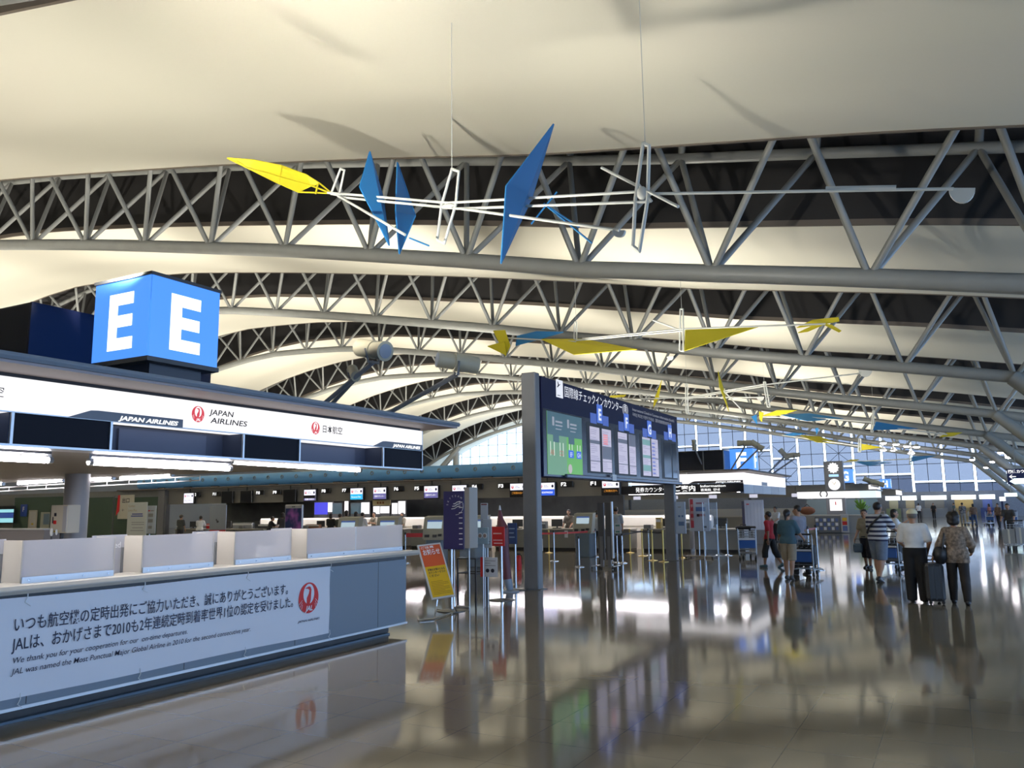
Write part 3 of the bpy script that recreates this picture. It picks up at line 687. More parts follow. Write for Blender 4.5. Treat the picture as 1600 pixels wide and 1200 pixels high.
# pairs of screens
zs0, zs1 = BP(920, 737)[2]+.02, BP(922, 666)[2]
LAV = glow('screen_lavender', (.52, .50, .66), .62); DKS = glow('screen_dark', (.10, .115, .17), .6); REDS = glow('screen_red', (.75, .22, .24), .7)
GRS = glow('screen_green', (.20, .42, .42), .5); BLS = glow('screen_blue', (.12, .16, .55), .6); OFFS = mat('screen_off', (.03, .04, .065), .12)
pairs = [('E', 917, 922, 937, 941, 955), ('F', 960, 966, 980, 983, 993), ('G', 1000, 1004, 1016, 1018, 1028), ('H', 1033, 1037, 1048, 1050, 1056.5)]
YU = lambda u: BP(u, 715)[1]
for L, u0, a, b, c, d in pairs:
    rec = wb(MB().box((XB-.01, YU(u0), zs0-.05), (XB+.009, YU(d)+.03, zs1+.08)), 'screen_recess', mat('recess_black', (.004, .004, .005), .5), t)
    for k, (p, q) in enumerate(((a, b), (c, d))):
        y0, y1 = YU(p), YU(q); H_ = zs1-zs0; X0 = XB+.010
        s_ = wb(MB().box((X0, y0, zs0), (X0+.004, y1, zs1)), 'screen', OFFS if L == 'H' else LAV, t)
        if L == 'H': continue
        bands = {('E', 0): [(.62, .70, DKS), (.22, .24, DKS)], ('E', 1): [(.30, .60, DKS), (.24, .25, DKS)], ('F', 0): [(.74, .84, DKS), (.22, .24, DKS)],
                 ('F', 1): [(.70, 1.0, DKS), (.20, .22, DKS)], ('G', 0): [(.46, .54, GRS), (.80, .95, GRS), (.12, .28, GRS)], ('G', 1): [(.46, .49, DKS)]}[(L, k)]
        for f0, f1, m_ in bands: wb(MB().box((X0+.004, y0, zs0+H_*f0), (X0+.006, y1, zs0+H_*f1)), 'screen_band', m_, s_)
        tx = MB()
        rnd = random.Random(L+str(k))
        for i in range(22):
            z = zs0+H_*(.04+.042*i)
            if any(f0-.03 < (z-zs0)/H_ < f1+.01 for f0, f1, _ in bands) or rnd.random() < .2: continue
            tx.box((X0+.006, y0+.03, z), (X0+.008, y0+.03+(y1-y0-.06)*rnd.uniform(.4, 1), z+H_*.012))
        wb(tx, 'screen_text', glow('screen_text', (.30, .28, .46), .55), s_)
        if (L, k) == ('E', 1):
            r2 = MB()
            for i in range(5): r2.box((X0+.006, y0+.08, zs0+H_*(.64+.05*i)), (X0+.009, y0+(y1-y0)*.6, zs0+H_*(.67+.05*i)))
            wb(r2, 'red_flight_codes', REDS, s_)
        if (L, k) == ('G', 1):
            r2 = MB()
            for i in range(9): r2.box((X0+.006, y0+.04, zs0+H_*(.06+.10*i)), (X0+.009, y0+(y1-y0)*.5, zs0+H_*(.10+.10*i)))
            wb(r2, 'blue_flight_codes', BLS, s_)
BT = glow('tag_blue', (.05, .13, .55), .75)
for L, u, v in (('E', 936.5, 660), ('F', 978.5, 672), ('G', 1014.5, 681.5), ('H', 1046.5, 686)):
    c = BP(u, v); y, z = c[1], c[2]
    g_ = wb(MB().box((XB+.007, y-.18, z-.02), (XB+.02, y+.18, z+.46)), 'letter_tag', BT, t)
    wtext(L, (XB+.021, y, z+.06), YR, UP_, .30, HW, g_, align='c', bold=.03)
    wb(MB().box((XB+.006, y-.62, z-.06), (XB+.012, y-.22, z+.2)).box((XB+.006, y+.22, z-.06), (XB+.012, y+.62, z+.2)), 'counter_number_tag', glow('tag_blue_dim', (.04, .09, .40), .7), t)
wb(MB().box((XB+.09, BP(953, 745)[1]-.06, zbot+.0), (XB+.1, BP(953, 745)[1]+.22, zbot+.16)), 'white_sticker', WHITEP, t)

# ================================================================== blue air duct over row F
YF = 30.88
t = thing('air_duct', 'long blue air duct with round nozzles running over the check-in row', 'air duct', (-24, YF+.5, 3.03))
BLUED = mat('duct_blue', (.15, .40, .74), .4, noise=.06, scale=1)
wb(MB().tube((-41, YF+.6, 3.38), (-13.6, YF+.6, 3.38), .32, n=28), 'duct', BLUED, t, True)
k = MB(); x = -40.4
while x < -13.8:
    k.lathe((x, YF+.31, 3.46), [(.085, 0), (.10, -.05), (.06, -.06), (.055, 0)], 12, 'Y'); x += .95
wb(k, 'nozzle', mat('nozzle_grey', (.22, .26, .30), .4), t, True)
k = MB(); x = -39
while x < -13.8:
    k.box((x-.25, YF+.3, 3.02), (x+.25, YF+.9, 3.12)); x += 2.1
wb(k, 'duct_saddle', DGREY, t)

# ================================================================== island F: canopy and end block
t = thing('counter_canopy', 'second counter island canopy with white lit band and black information strip, beyond the board', 'canopy', (-20, YF+4.3, 2.2))
XG = -6.83; Y2 = 39.45
wb(MB().box((-42, YF-.25, 2.985), (XG+.25, Y2+.3, 3.05), .02), 'roof_slab', mat('slab_brown', (.14, .12, .11), .5), t)
wb(MB().box((-42, YF+.35, 2.3), (XG-.4, Y2-.4, 2.36)), 'ceiling_board', UNDER, t)
wb(MB().box((-42, YF+.12, 2.18), (-11.4, YF+.2, 3.0)), 'bulkhead', mat('bulkhead', (.22, .21, .19), .5), t)
wb(MB().box((-42, YF+.02, 2.93), (-9.0, YF+.2, 3.0)), 'bulkhead_rail', mat('rail_tan', (.30, .28, .24), .5), t)
sd = wb(MB().box((-11.2, YF-.02, 2.56), (XG-.012, YF+.15, 2.93)), 'sign_band', SIGNL, t)
se = wb(MB().box((XG-.15, YF, 2.50), (XG, Y2, 2.93)), 'end_sign_band', SIGNL, t)
inf = wb(MB().box((-11.2, YF-.03, 2.22), (XG-.012, YF+.12, 2.55)), 'information_strip', mat('info_black', (.008, .008, .012), .3), t)
wtext('ご案内', (-9.45, YF-.035, 2.30), XR, UP_, .17, WLIT, inf, width=.80, bold=.02)
wtext('Information', (-8.45, YF-.035, 2.42), XR, UP_, .085, WLIT, inf, width=.95, bold=.015)
wtext('咨询处  안내', (-8.45, YF-.035, 2.28), XR, UP_, .075, WLIT, inf, width=.72, bold=.015)
tb = wb(MB().slab([(-8.9, YF-.022, 2.555), (-8.75, YF-.022, 2.63), (-8.65, YF-.022, 2.65), (XG-.02, YF-.022, 2.65), (XG-.02, YF-.022, 2.555)], (0, -.006, 0)), 'sign_tab', mat('tab_brown', (.10, .08, .075), .4), t)
wtext('JAPAN AIRLINES', (XG-.1, YF-.03, 2.575), XR, UP_, .05, WLIT, tb, align='r', bold=.03, shear=.25, width=.95)
emblem((-10.72, YF-.021, 2.75), .06, XR, UP_, sd, red=REDLIT, white=SIGNL, letters=False)
wtext('日本航空', (-10.5, YF-.023, 2.73), XR, UP_, .05, LETG, sd, width=.35)
for i, (a, b) in enumerate(zip(np.linspace(YF, Y2, 6)[:-1], np.linspace(YF, Y2, 6)[1:])):
    wb(MB().box((XG-.15, a, 2.16), (XG-.004, b-.02, 2.495)), 'end_panel', mat('end_panel', (.22, .25, .31), .3) if i % 2 == 0 else mat('end_panel_dark', (.15, .17, .23), .3), t)
c = at(1194, 757, x=XG)
wb(MB().box((XG, c[1]-.5, 2.50), (XG+.01, c[1]+.6, 2.64)), 'small_plate', mat('plate_grey', (.3, .3, .33), .4), t)
letter_cube('letter_cube', 'F', -7.2, 34.5, .95, 3.12, 'blue lit cube with a white letter F above the second counter island', 3.05)
t = thing('equipment_box', 'row of dark glossy boxes on the second island roof, left of the letter F cube', 'box', (-10, 34.6, 3.05))
wb(MB().box((-13.4, 33.5, 3.05), (-8.15, 36.5, 3.98), .03), 'body', GLOSSD, t)
dv = MB()
for x in (-12.3, -11.2, -10.1, -9.0): dv.box((x-.02, 33.47, 3.06), (x+.02, 33.51, 3.97))
wb(dv, 'panel_joint', MGREY, t)
for lab, b0, h0, am, s, dr in (('small floodlight on the leftmost arm above the second island', (1103, 735), (1085, 700), (1080, 600), .12, False), ('left beige floodlight of the pair beside the letter F cube', (1140, 737), (1163, 699), (1063, 702), .15, False),
    ('right beige floodlight of the pair beside the letter F cube', (1148, 737), (1184, 703), (1250, 745), .15, False), ('left beige floodlight of the pair right of the letter F cube', (1199, 736), (1225, 715), (1190, 675), .14, False),
    ('right beige floodlight of the pair right of the letter F cube', (1208, 742), (1241, 717), (1340, 706), .14, True)):
    yb = 36.3 if 'right of the letter' in lab else 33.6
    b3 = hd(*b0, yb); floodlight(lab, (b3[0], b3[1], 3.05), hd(*h0, yb-.2), hd(*am, yb-.1), s, dr)
g_ = MB(); 
o = tag(wb(MB().box((-11.75, YF-.12, 2.20), (-9.65, YF+.0, 2.52)), 'hanging_sign', mat('info_black', (.008, .008, .012), .3), thing('tmp', '', '', (0, 0, 0))), 'black hanging sign with white Japanese lettering, left of the right board post', 'sign')
tmp = o.parent; o.parent = None; bpy.data.objects.remove(tmp)
text('発券カウンター', (-11.0, YF-.125, 2.29), XR, UP_, .15, WLIT, o, width=1.25)
for (u0, v0, u1, v1), lab in (((1091, 768.5, 1116, 769), 'oval white downlight under the information strip, left'), ((1149, 767, 1166, 768), 'small white downlight under the information strip, right')):
    p = at(u0, v0, y=32.2); q = at(u1, v0, y=32.2)
    o = MB().ball((0, 0, 0), 1, 16, 6, ((q[0]-p[0])/2, .25, .05)).build('ceiling_light', TUBEGLOW, smooth=True); o.location = ((p[0]+q[0])/2, 32.2, 2.27); tag(o, lab, 'light')

# ================================================================== row F: desks, monitors, number signs
FX = {12: -35.8, 11: -34.3, 10: -31.18, 9: -30.04, 8: -26.87, 7: -25.6, 6: -22.56, 5: -21.42, 4: -18.38, 3: -17.07, 2: -14.12, 1: -12.81}
DESKG = mat('desk_grey', (.20, .20, .19), .5); DESKT_ = mat('desk_top', (.45, .43, .38), .4)
def make_desk(lab, x, y):
    t = thing('check_in_desk', lab, 'desk', (x, y, 0), group='check-in desks in rows')
    MB().box((-.93, 0, .1), (.93, .75, .82)).build('front_panel', DESKG, t)
    MB().box((-.96, -.08, .82), (.96, .8, .87), .015).build('desk_top', DESKT_, t)
    MB().box((-.93, .08, 0), (.93, .7, .1)).build('plinth', BLACK, t)
    MB().box((-.2, .35, .87), (.2, .42, .90)).box((-.03, .36, .90), (.03, .41, .98)).box((-.25, .35, .95), (.25, .40, 1.25), .01).build('terminal', DGREY, t)
    MB().box((-.9, .05, .87), (-.60, .4, 1.02), .02).build('tray', MGREY, t)
    return t
d0 = None
for n, x in FX.items():
    lab = 'grey check-in desk under the F%d number sign' % n
    xx = x+(.55 if n % 2 else -.55)
    if d0 is None: d0 = make_desk(lab, xx, YF)
    else: dup(d0, (xx, YF, 0), label=lab)
dup(d0, (-9.9, YF, 0), label='grey information desk behind the right board post')
dup(d0, (-7.85, YF, 0), label='grey information desk at the right end of the check-in row, beyond the white signboard')
NUMM = mat('number_black', (.006, .006, .008), .4)
for n, x in FX.items():
    o = MB().box((-.14, -.04, -.12), (.42, .04, .12), .02).build('number_sign', NUMM); o.location = (x, YF-.08, 2.68)
    tag(o, 'black number sign reading F%d above the check-in row' % n, 'number sign', 'number signs over the check-in row')
    text('F%d' % n, (-.10, -.042, -.075), XR, UP_, .15, WLIT, o, bold=.03, width=.24)
PURP = glow('screen_purple', (.13, .12, .33), .8); CYAN = glow('screen_cyan', (.02, .42, .85), .9); BLUES = glow('screen_royal', (.02, .09, .62), .9); ORNG = glow('screen_orange', (.9, .35, .04), .8)
SCW = glow('screen_white', (.86, .85, 1.0), .85)
MON = [(12, 'w'), (11, 'off'), (10, 'off'), (9, 'off'), (8, 'dp'), (7, 'c'), (6, 'p'), (5, 'p'), (4, 'half'), (3, 'o'), (2, 'b'), (1, 'o')]
MX = {12: -36.15, 11: -33.3, 10: -31.95, 9: -29.0, 8: -27.67, 7: -24.79, 6: -23.44, 5: -20.59, 4: -19.1, 3: -16.2, 2: -14.85, 1: -12.02}
LOOK = {'w': 'white screen', 'off': 'blank black screen', 'dp': 'white, black and violet screen', 'c': 'white and cyan screen', 'p': 'white and violet screen', 'half': 'white screen', 'o': 'white screen over orange text', 'b': 'white and royal blue screen'}
for n, k in MON:
    t = thing('flight_monitor', 'hanging monitor with %s next to the F%d sign' % (LOOK[k], n), 'monitor', (MX[n], YF-.12, 2.18), group='monitors over the check-in row')
    MB().box((-.41, -.06, 0), (.41, .06, .62), .02).build('casing', mat('monitor_black', (.008, .008, .010), .35), t)
    MB().box((-.02, .0, .62), (.02, .04, .8)).build('hanger', DGREY, t)
    if k == 'off': continue
    s_ = MB().box((-.36, -.065, .05), (.36, -.06, .57)).build('screen', SCW if k in 'wpchalfbdpo' else BLACK, t)
    emblem((-.25, -.066, .43), .06, XR, UP_, s_, red=REDLIT, white=SCW, letters=False, world=False)
    text('JAPAN', (-.13, -.068, .44), XR, UP_, .042, LETG, s_); text('AIRLINES', (-.13, -.068, .385), XR, UP_, .042, LETG, s_)
    MB().ball((.27, -.066, .43), .05, 10, 6, (1, .1, 1.2)).build('alliance_mark', NAVY, s_)
    lowm = {'p': PURP, 'dp': PURP, 'c': CYAN, 'b': BLUES, 'o': mat('screen_black', (.01, .008, .008), .3), 'half': SCW, 'w': SCW}[k]
    lo = MB().box((-.36, -.07, .05), (.36, -.065, .30)).build('lower_screen', lowm, s_)
    if k == 'dp': MB().box((-.36, -.073, .16), (.36, -.07, .30)).build('dark_band', BLACK, lo)
    txt = {'c': 'Economy Class', 'p': '団体カウンター', 'b': '+EXPRESS', 'o': 'ご利用の方へ', 'dp': '搭乗手続き', 'w': 'チェックイン', 'half': ''}[k]
    if txt: text(txt, (0, -.075, .14 if k != 'dp' else .07), XR, UP_, .075, ORNG if k == 'o' else LETG if k == 'w' else WLIT, lo, align='c', width=.56)
t = thing('conveyor_casing', 'long pale conveyor casing running behind the check-in desks', 'conveyor', (-21, YF+1.9, 0))
wb(MB().box((-33.0, YF+1.7, 0), (-8.6, YF+2.3, .86)).box((-33.0, YF+1.85, .86), (-8.6, YF+2.3, 1.36), .08), 'casing', mat('casing_white', (.74, .70, .62), .4), t)
for i, (x0, x1) in enumerate(((-34, -28), (-27, -21), (-20, -14), (-13, -8))):
    tube_light((x0, YF+1.2, 2.24), (x1, YF+1.2, 2.24), ['first', 'second', 'third', 'fourth'][i]+' ceiling tube from the left over the check-in desks', .035)

# next rows, far behind
for yc, L in ((59.7, 'G'), (88.5, 'H')):
    if L == 'G':
        for i in range(9):
            x = -30+2.9*i
            o = MB().box((-.28, 0, -.12), (.28, .06, .12)).build('distant_monitor', glow('distant_screen', (.7, .7, .85), .6)); o.location = (x, yc+.06, 2.34); MB().box((-.02, .0, .11), (.02, .04, .62)).build('hanger', DGREY, o)
            tag(o, 'tiny white monitor over the distant row, number %s from the left of nine' % ['one', 'two', 'three', 'four', 'five', 'six', 'seven', 'eight', 'nine'][i], 'monitor', 'distant monitors')
    t = thing('counter_canopy', 'distant counter island canopy of %s' % ('the third island, behind the second' if L == 'G' else 'the fourth island, near the glazed end'), 'canopy', (-20, yc+4.3, 2.2))
    wb(MB().box((-40, yc-.2, 2.95), (-4.6, yc+8.8, 3.02)), 'roof_slab', MGREY, t)
    for x in (-34, -20, -9): wb(MB().tube((x, yc+4.4, 0), (x, yc+4.4, 2.96), .16, n=14), 'column', MGREY, t, True)
    wb(MB().box((-40, yc+.1, 2.45), (-5, yc+.2, 2.95)), 'bulkhead', mat('bulkhead', (.22, .21, .19), .5), t)
    wb(MB().box((-5, yc, 2.5), (-4.9, yc+8.6, 2.93)), 'end_sign_band', SIGNL, t)
    t = thing('counter_block', 'distant %s counter block under its canopy' % ('third' if L == 'G' else 'fourth'), 'counter', (-20, yc+2, 0))
    wb(MB().box((-36, yc, 0), (-6.2, yc+.8, .86)), 'desk_row', DESKG, t); wb(MB().box((-36, yc+1.8, 0), (-8, yc+2.3, 1.3)), 'conveyor', mat('casing_white', (.74, .70, .62), .4), t)
    wb(MB().box((-36, yc-.05, .86), (-6.2, yc+.85, .90)), 'desk_top', DESKT_, t)
letter_cube('letter_cube', 'G', -6.2, 62.5, 1.0, 3.15, 'small blue lit cube with letter G, partly behind a floodlight', 3.02)
letter_cube('letter_cube', 'H', -5.6, 92.0, 1.0, 3.15, 'smallest blue lit cube with letter H, toward the glazed end', 3.02)
for i, (u, v, y) in enumerate(((1358, 750, 60), (1372, 754, 60))):
    p = at(u, v, y=y); floodlight(['left', 'right'][i]+' floodlight of the far pair in front of the letter G cube', (p[0]-1.1, y+.3, 3.02), (p[0], y, p[2]-.3), at(u+(60 if i else -60), v+(25 if i else -20), y=y), .22)
# ================================================================== left backdrop under the canopy
GLASSG = see_through('green_glass', (.30, .36, .30), (.10, .14, .11), .6, .15)
OW = mat('office_wall', (.165, .165, .155), .55, noise=.05)
struct(MB().box((-66, YF, 0), (-38.3, YF+.2, 3.0)).build('wall_office', OW))
tag(MB().box((-38.6, YF-.15, 0), (-38.1, YF+.25, 2.98)).build('wall_pillar', mat('pillar_grey', (.17, .17, .18), .45)), 'narrow grey pillar at the right end of the green glazed office wall', 'pillar')
for i, (u0, u1, lab) in enumerate(((24, 100, 'dark green glass panel in the office wall, left of the round column'), (131, 176, 'dark green glass panel in the office wall, right of the round column'), (180, 258, 'dark green glass panel behind the white standing notices'))):
    p = at(u0, 778, y=YF-.02); q = at(u1, 835, y=YF-.02)
    t = thing('glass_panel', lab, 'glass panel', ((p[0]+q[0])/2, YF, .3), group='green glass panels of the office wall')
    wb(MB().box((p[0], YF-.06, .3), (q[0], YF-.03, p[2])), 'glass', mat('green_pane', (.075, .11, .08), .08), t)
    f = MB()
    for x in (p[0], q[0]): f.box((x-.04, YF-.08, .2), (x+.04, YF-.01, p[2]+.05))
    f.box((p[0], YF-.08, p[2]), (q[0], YF-.01, p[2]+.06)); wb(f, 'frame', MGREY, t)
def board(lab, name, cat, u0, v0, u1, v1, y, m_, th=.04, group=None):
    p = at(u0, v1, y=y); q = at(u1, v0, y=y)
    t = thing(name, lab, cat, ((p[0]+q[0])/2, y, p[2]), group=group)
    wb(MB().box((p[0], y, p[2]), (q[0], y+th, q[2]), .012), 'panel', m_, t)
    return t, p, q
def leg_to_floor(t, p, q, y, base=True):
    xm = (p[0]+q[0])/2
    wb(MB().tube((xm, y+.05, 0), (xm, y+.05, p[2]+.1), .025, n=8), 'pole', CHROME, t)
    wb(MB().lathe((xm, y+.05, 0), [(.22, 0), (.22, .015), (.04, .03)], 20), 'base', mat('base_grey', (.2, .2, .2), .4, .5), t)
CRM = mat('sign_cream', (.58, .55, .45), .5)
def lines(t, p, q, y, m_, rows, name='print_lines'):
    """rows = (fraction x0, x1, z0, z1)"""
    b = MB(); w, h = q[0]-p[0], q[2]-p[2]
    for a, c, z0, z1 in rows: b.box((p[0]+w*a, y-.004, p[2]+h*z0), (p[0]+w*c, y-.001, p[2]+h*z1))
    return wb(b, name, m_, t)
t, p, q = board('cream wall sign with a red left edge and black Japanese exit characters', 'wall_sign', 'sign', 183, 773, 210, 811, YF-.14, CRM)
wb(MB().slab([(p[0]-.1, YF-.16, p[2]+.2), (p[0]+.16, YF-.16, p[2]+.45), (p[0]+.16, YF-.16, q[2]), (p[0], YF-.16, q[2])], (0, .02, 0)), 'red_edge', RED, t)
wtext('出口', (p[0]+.36, YF-.145, q[2]-.42), XR, UP_, .22, PRINTED, t, width=.62, bold=.02); wtext('←', (p[0]+.38, YF-.145, p[2]+.42), XR, UP_, .18, PRINTED, t)
GL = mat('gold_letters', (.42, .30, .12), .5); BLT = mat('blue_letters', (.04, .06, .28), .5); GRT = mat('grey_letters', (.3, .3, .3), .5)
t, p, q = board('pale standing notice with gold heading lettering behind the second desk screen', 'standing_notice', 'notice', 197, 784.5, 230, 838, 19, mat('notice_pale', (.58, .60, .55), .5))
leg_to_floor(t, p, q, 19)
wtext('Golden', (p[0]+.05, 18.995, q[2]-.16), XR, UP_, .085, GL, t); wtext('Lotus Plus', (p[0]+.05, 18.995, q[2]-.31), XR, UP_, .085, GL, t, width=.44)
lines(t, p, q, 19, BLT, [(.25, .8, .64, .67), (.2, .82, .58, .61)]); lines(t, p, q, 19, GRT, [(.25, .9, .40, .42), (.25, .9, .34, .36), (.3, .85, .24, .26), (.2, .9, .16, .18)], 'small_print')
t, p, q = board('blue-white standing notice half hidden by the gold-lettered one', 'standing_notice', 'notice', 222, 790, 244, 834, 20, mat('notice_blue', (.50, .56, .62), .5)); leg_to_floor(t, p, q, 20)
lines(t, p, q, 20, REDP, [(.4, .55, .80, .84)]); lines(t, p, q, 20, GRT, [(.6, .85, .80, .84), (.42, .8, .60, .72), (.42, .8, .40, .52), (.45, .75, .18, .28)], 'small_print')
t, p, q = board('blue wall sign with a white letter F at the far left', 'wall_sign', 'sign', 31, 788, 42.5, 807, YF-.14, mat('sign_blue_flat', (.03, .07, .33), .4))
wtext('F', ((p[0]+q[0])/2, YF-.145, p[2]+.3), XR, UP_, .3, WHITEP, t, align='c', bold=.02)
t, p, q = board('beige framed poster with a yellow mark, left of the cream light box', 'poster', 'poster', 43, 797, 58.5, 826, YF-.14, mat('poster_beige', (.40, .36, .30), .5)); lines(t, p, q, YF-.14, mat('poster_white', (.45, .44, .42), .5), [(.15, .85, .1, .92)]); lines(t, p, q, YF-.145, mat('poster_yellow', (.5, .35, .04), .5), [(.4, .65, .2, .3)], 'yellow_mark')
t, p, q = board('pale poster with a blue-grey picture, partly behind the cream light box', 'poster', 'poster', 62, 800, 78, 826, YF-.14, mat('poster_pale', (.34, .34, .28), .5)); lines(t, p, q, YF-.145, mat('poster_picture', (.14, .20, .26), .5), [(.35, 1, .25, .9)], 'picture')
t, p, q = board('television screen with bright colour bands at the left picture edge', 'television', 'television', -14, 790, 24, 818, YF-.3, BLACK); lines(t, p, q, YF-.3, glow('tv_cyan', (.25, .55, .6), .9), [(.3, .95, .62, .80), (.3, .95, .05, .30)], 'bright_band'); lines(t, p, q, YF-.3, glow('tv_navy', (.02, .05, .2), .8), [(.3, .95, .32, .6)], 'dark_band')
p = at(-60, 828, y=12); q = at(68, 845, y=12)
t = thing('partition_desk', 'long low grey desk partition at the far left, behind the leftmost desk screen', 'desk', ((p[0]+q[0])/2, 12, 0)); wb(MB().box((p[0], 12, 0), (q[0], 12.5, p[2])), 'body', mat('partition_grey', (.19, .175, .175), .5), t); wb(MB().box((p[0], 11.97, p[2]), (q[0], 12.55, p[2]+.03)), 'top', LGREY, t)
# light box and desk fan on the same desk line
y = 8.05; p = at(77, 833, y=y); q = at(100, 789, y=y)
t = thing('light_box', 'cream box with a small red and black figure on its face, beside the round column', 'box', ((p[0]+q[0])/2, y, p[2]-.4))
wb(MB().box((p[0], y, p[2]), (q[0]+.1, y+.22, q[2]), .012), 'body', mat('box_cream', (.56, .52, .42), .5), t)
wb(MB().box((q[0], y-.006, p[2]+.02), (q[0]+.09, y, q[2]-.02)), 'grey_strip', mat('strip_grey', (.42, .42, .44), .4), t)
lines(t, p, q, y, PRINTED, [(.30, .48, .60, .72), (.18, .26, .35, .58)], 'black_figure'); lines(t, p, q, y, REDP, [(.28, .50, .32, .45)], 'red_figure'); lines(t, p, q, y, mat('yellow_strip', (.55, .40, .03), .5), [(.15, .7, .03, .09)], 'yellow_strip')
wb(MB().tube(((p[0]+q[0])/2, y+.1, 1.13), ((p[0]+q[0])/2, y+.1, p[2]+.05), .03, n=8), 'stem', DGREY, t); wb(MB().box((p[0]+.02, y-.05, .80), (q[0], y+.3, 1.14)), 'cabinet', DGREY, t); wb(MB().box((p[0]+.06, y, 0), (q[0]-.04, y+.25, .8)), 'pedestal', DGREY, t)
p = at(71, 832, y=7.9); t = thing('desk_lamp', 'pair of small white round discs on a stem left of the cream light box', 'lamp', (p[0], 8.0, p[2]-.2))
for dx in (0, .12): wb(MB().ball((p[0]+dx, 8.0, p[2]), .065 if dx == 0 else .045, 12, 8, (.4, .4, 1)), 'disc', WHITE, t, True)
wb(MB().tube((p[0], 8.0, 1.0), (p[0], 8.0, p[2]), .012, n=6).box((p[0]-.08, 7.92, .85), (p[0]+.2, 8.1, 1.0)).box((p[0]-.02, 7.96, 0), (p[0]+.1, 8.06, .85)), 'stem', DGREY, t)
# purple phone-shaped display and silver banner
y = 23.0; p = at(443, 852, y=y); q = at(473, 788, y=y)
t = thing('phone_display', 'phone-shaped standing display with a blue and purple picture', 'display', ((p[0]+q[0])/2, y, 0))
wb(MB().box((p[0], y, 0), (q[0], y+.08, q[2]), .06), 'frame', mat('silver_frame', (.42, .43, .45), .3, .6), t)
def phone_pic():
    M = bpy.data.materials.new('phone_picture'); M.use_nodes = True; nt = M.node_tree; b = nt.nodes['Principled BSDF']
    tc = nt.nodes.new('ShaderNodeTexCoord'); n = nt.nodes.new('ShaderNodeTexNoise'); n.inputs['Scale'].default_value = 2.2
    r = nt.nodes.new('ShaderNodeValToRGB'); r.color_ramp.elements[0].position = .45; r.color_ramp.elements[0].color = (.012, .03, .12, 1); r.color_ramp.elements[1].position = .68; r.color_ramp.elements[1].color = (.42, .12, .48, 1)
    nt.links.new(tc.outputs['Object'], n.inputs[0]); nt.links.new(n.outputs['Fac'], r.inputs[0]); nt.links.new(r.outputs[0], b.inputs['Base Color']); b.inputs['Roughness'].default_value = .3; return M
wb(MB().box((p[0]+.06, y-.004, .35), (q[0]-.06, y, q[2]-.14)), 'picture', phone_pic(), t); wb(MB().box(((p[0]+q[0])/2-.08, y-.004, q[2]-.1), ((p[0]+q[0])/2+.08, y, q[2]-.07)), 'speaker_slot', DGREY, t)
y = 24.5; p = at(327, 830, y=y); q = at(354, 789, y=y)
t = thing('roll_banner', 'glossy silver roll-up banner with a small dark leaf mark', 'banner', ((p[0]+q[0])/2, y, .4))
wb(MB().box((p[0], y, .1), (q[0], y+.02, q[2])), 'sheet', mat('silver_sheet', (.45, .49, .54), .18, .3), t); wb(MB().box((p[0]-.05, y-.1, 0), (q[0]+.05, y+.12, .1)), 'base', ALU, t)
xm = (p[0]+q[0])/2; zl = at(340, 815, y=y)[2]
wb(MB().ball((xm, y-.01, zl), .07, 8, 6, (1, .1, .7)).ball((xm-.07, y-.01, zl+.07), .04, 8, 6, (1, .1, 1)), 'leaf_mark', DGREY, t); wb(MB().box((p[0], y-.01, p[2]), (q[0], y-.005, p[2]+.05)), 'red_foot', RED, t)
# back-office screens seen behind the desks
for lab, u0, v0, u1, v1, m_ in (('tall deep blue departures screen behind the row, below the F8 monitor', 491, 785, 512, 804, glow('bo_blue', (.05, .05, .62), .9)), ('bright white pane right of the deep blue departures screen', 512, 785, 519, 800, WHITEGLOW), ('dim teal pane behind the row, below the F7 sign', 519, 786, 534, 803, mat('teal_pane', (.10, .22, .28), .3)),
    ('narrow white pane between the F7 sign and the cyan monitor', 538, 783, 544, 801, WHITEGLOW), ('teal blue pane behind the row under the cyan monitor', 548, 786, 564, 803, mat('teal_pane', (.10, .22, .28), .3)), ('bright white window under the cyan monitor', 564, 785, 577, 803, WHITEGLOW),
    ('left bright window below the beige notice, behind the row', 583, 791, 593, 803, WHITEGLOW), ('right bright window below the beige notice, behind the row', 594, 791, 608, 802, WHITEGLOW), ('bright window right of the beige notice, behind the row', 612, 786, 621, 803, WHITEGLOW), ('widest bright window behind the row, below the F6 sign', 622, 783, 633, 803, WHITEGLOW)):
    t, p, q = board(lab, 'back_screen', 'screen', u0, v0, u1, v1, YF+4.5, m_, group='bright panes behind the check-in row')
    wb(MB().box((p[0]-.04, YF+4.52, 0), (q[0]+.04, YF+4.6, q[2]+.04)), 'backing', MGREY, t)
t, p, q = board('beige notice hanging under the violet monitor beside the F6 sign', 'hanging_notice', 'notice', 582, 781, 610, 790, YF+.1, mat('notice_beige', (.55, .47, .26), .5)); lines(t, p, q, YF+.1, mat('brown_print', (.25, .10, .03), .5), [(.25, .35, .3, .7), (.4, .5, .3, .7), (.55, .65, .3, .7)])
struct(MB().box((-42, YF+7.8, 0), (-14.5, YF+7.95, 2.3)).build('wall_backoffice', mat('backoffice', (.095, .10, .095), .5, noise=.25, scale=1.2)))

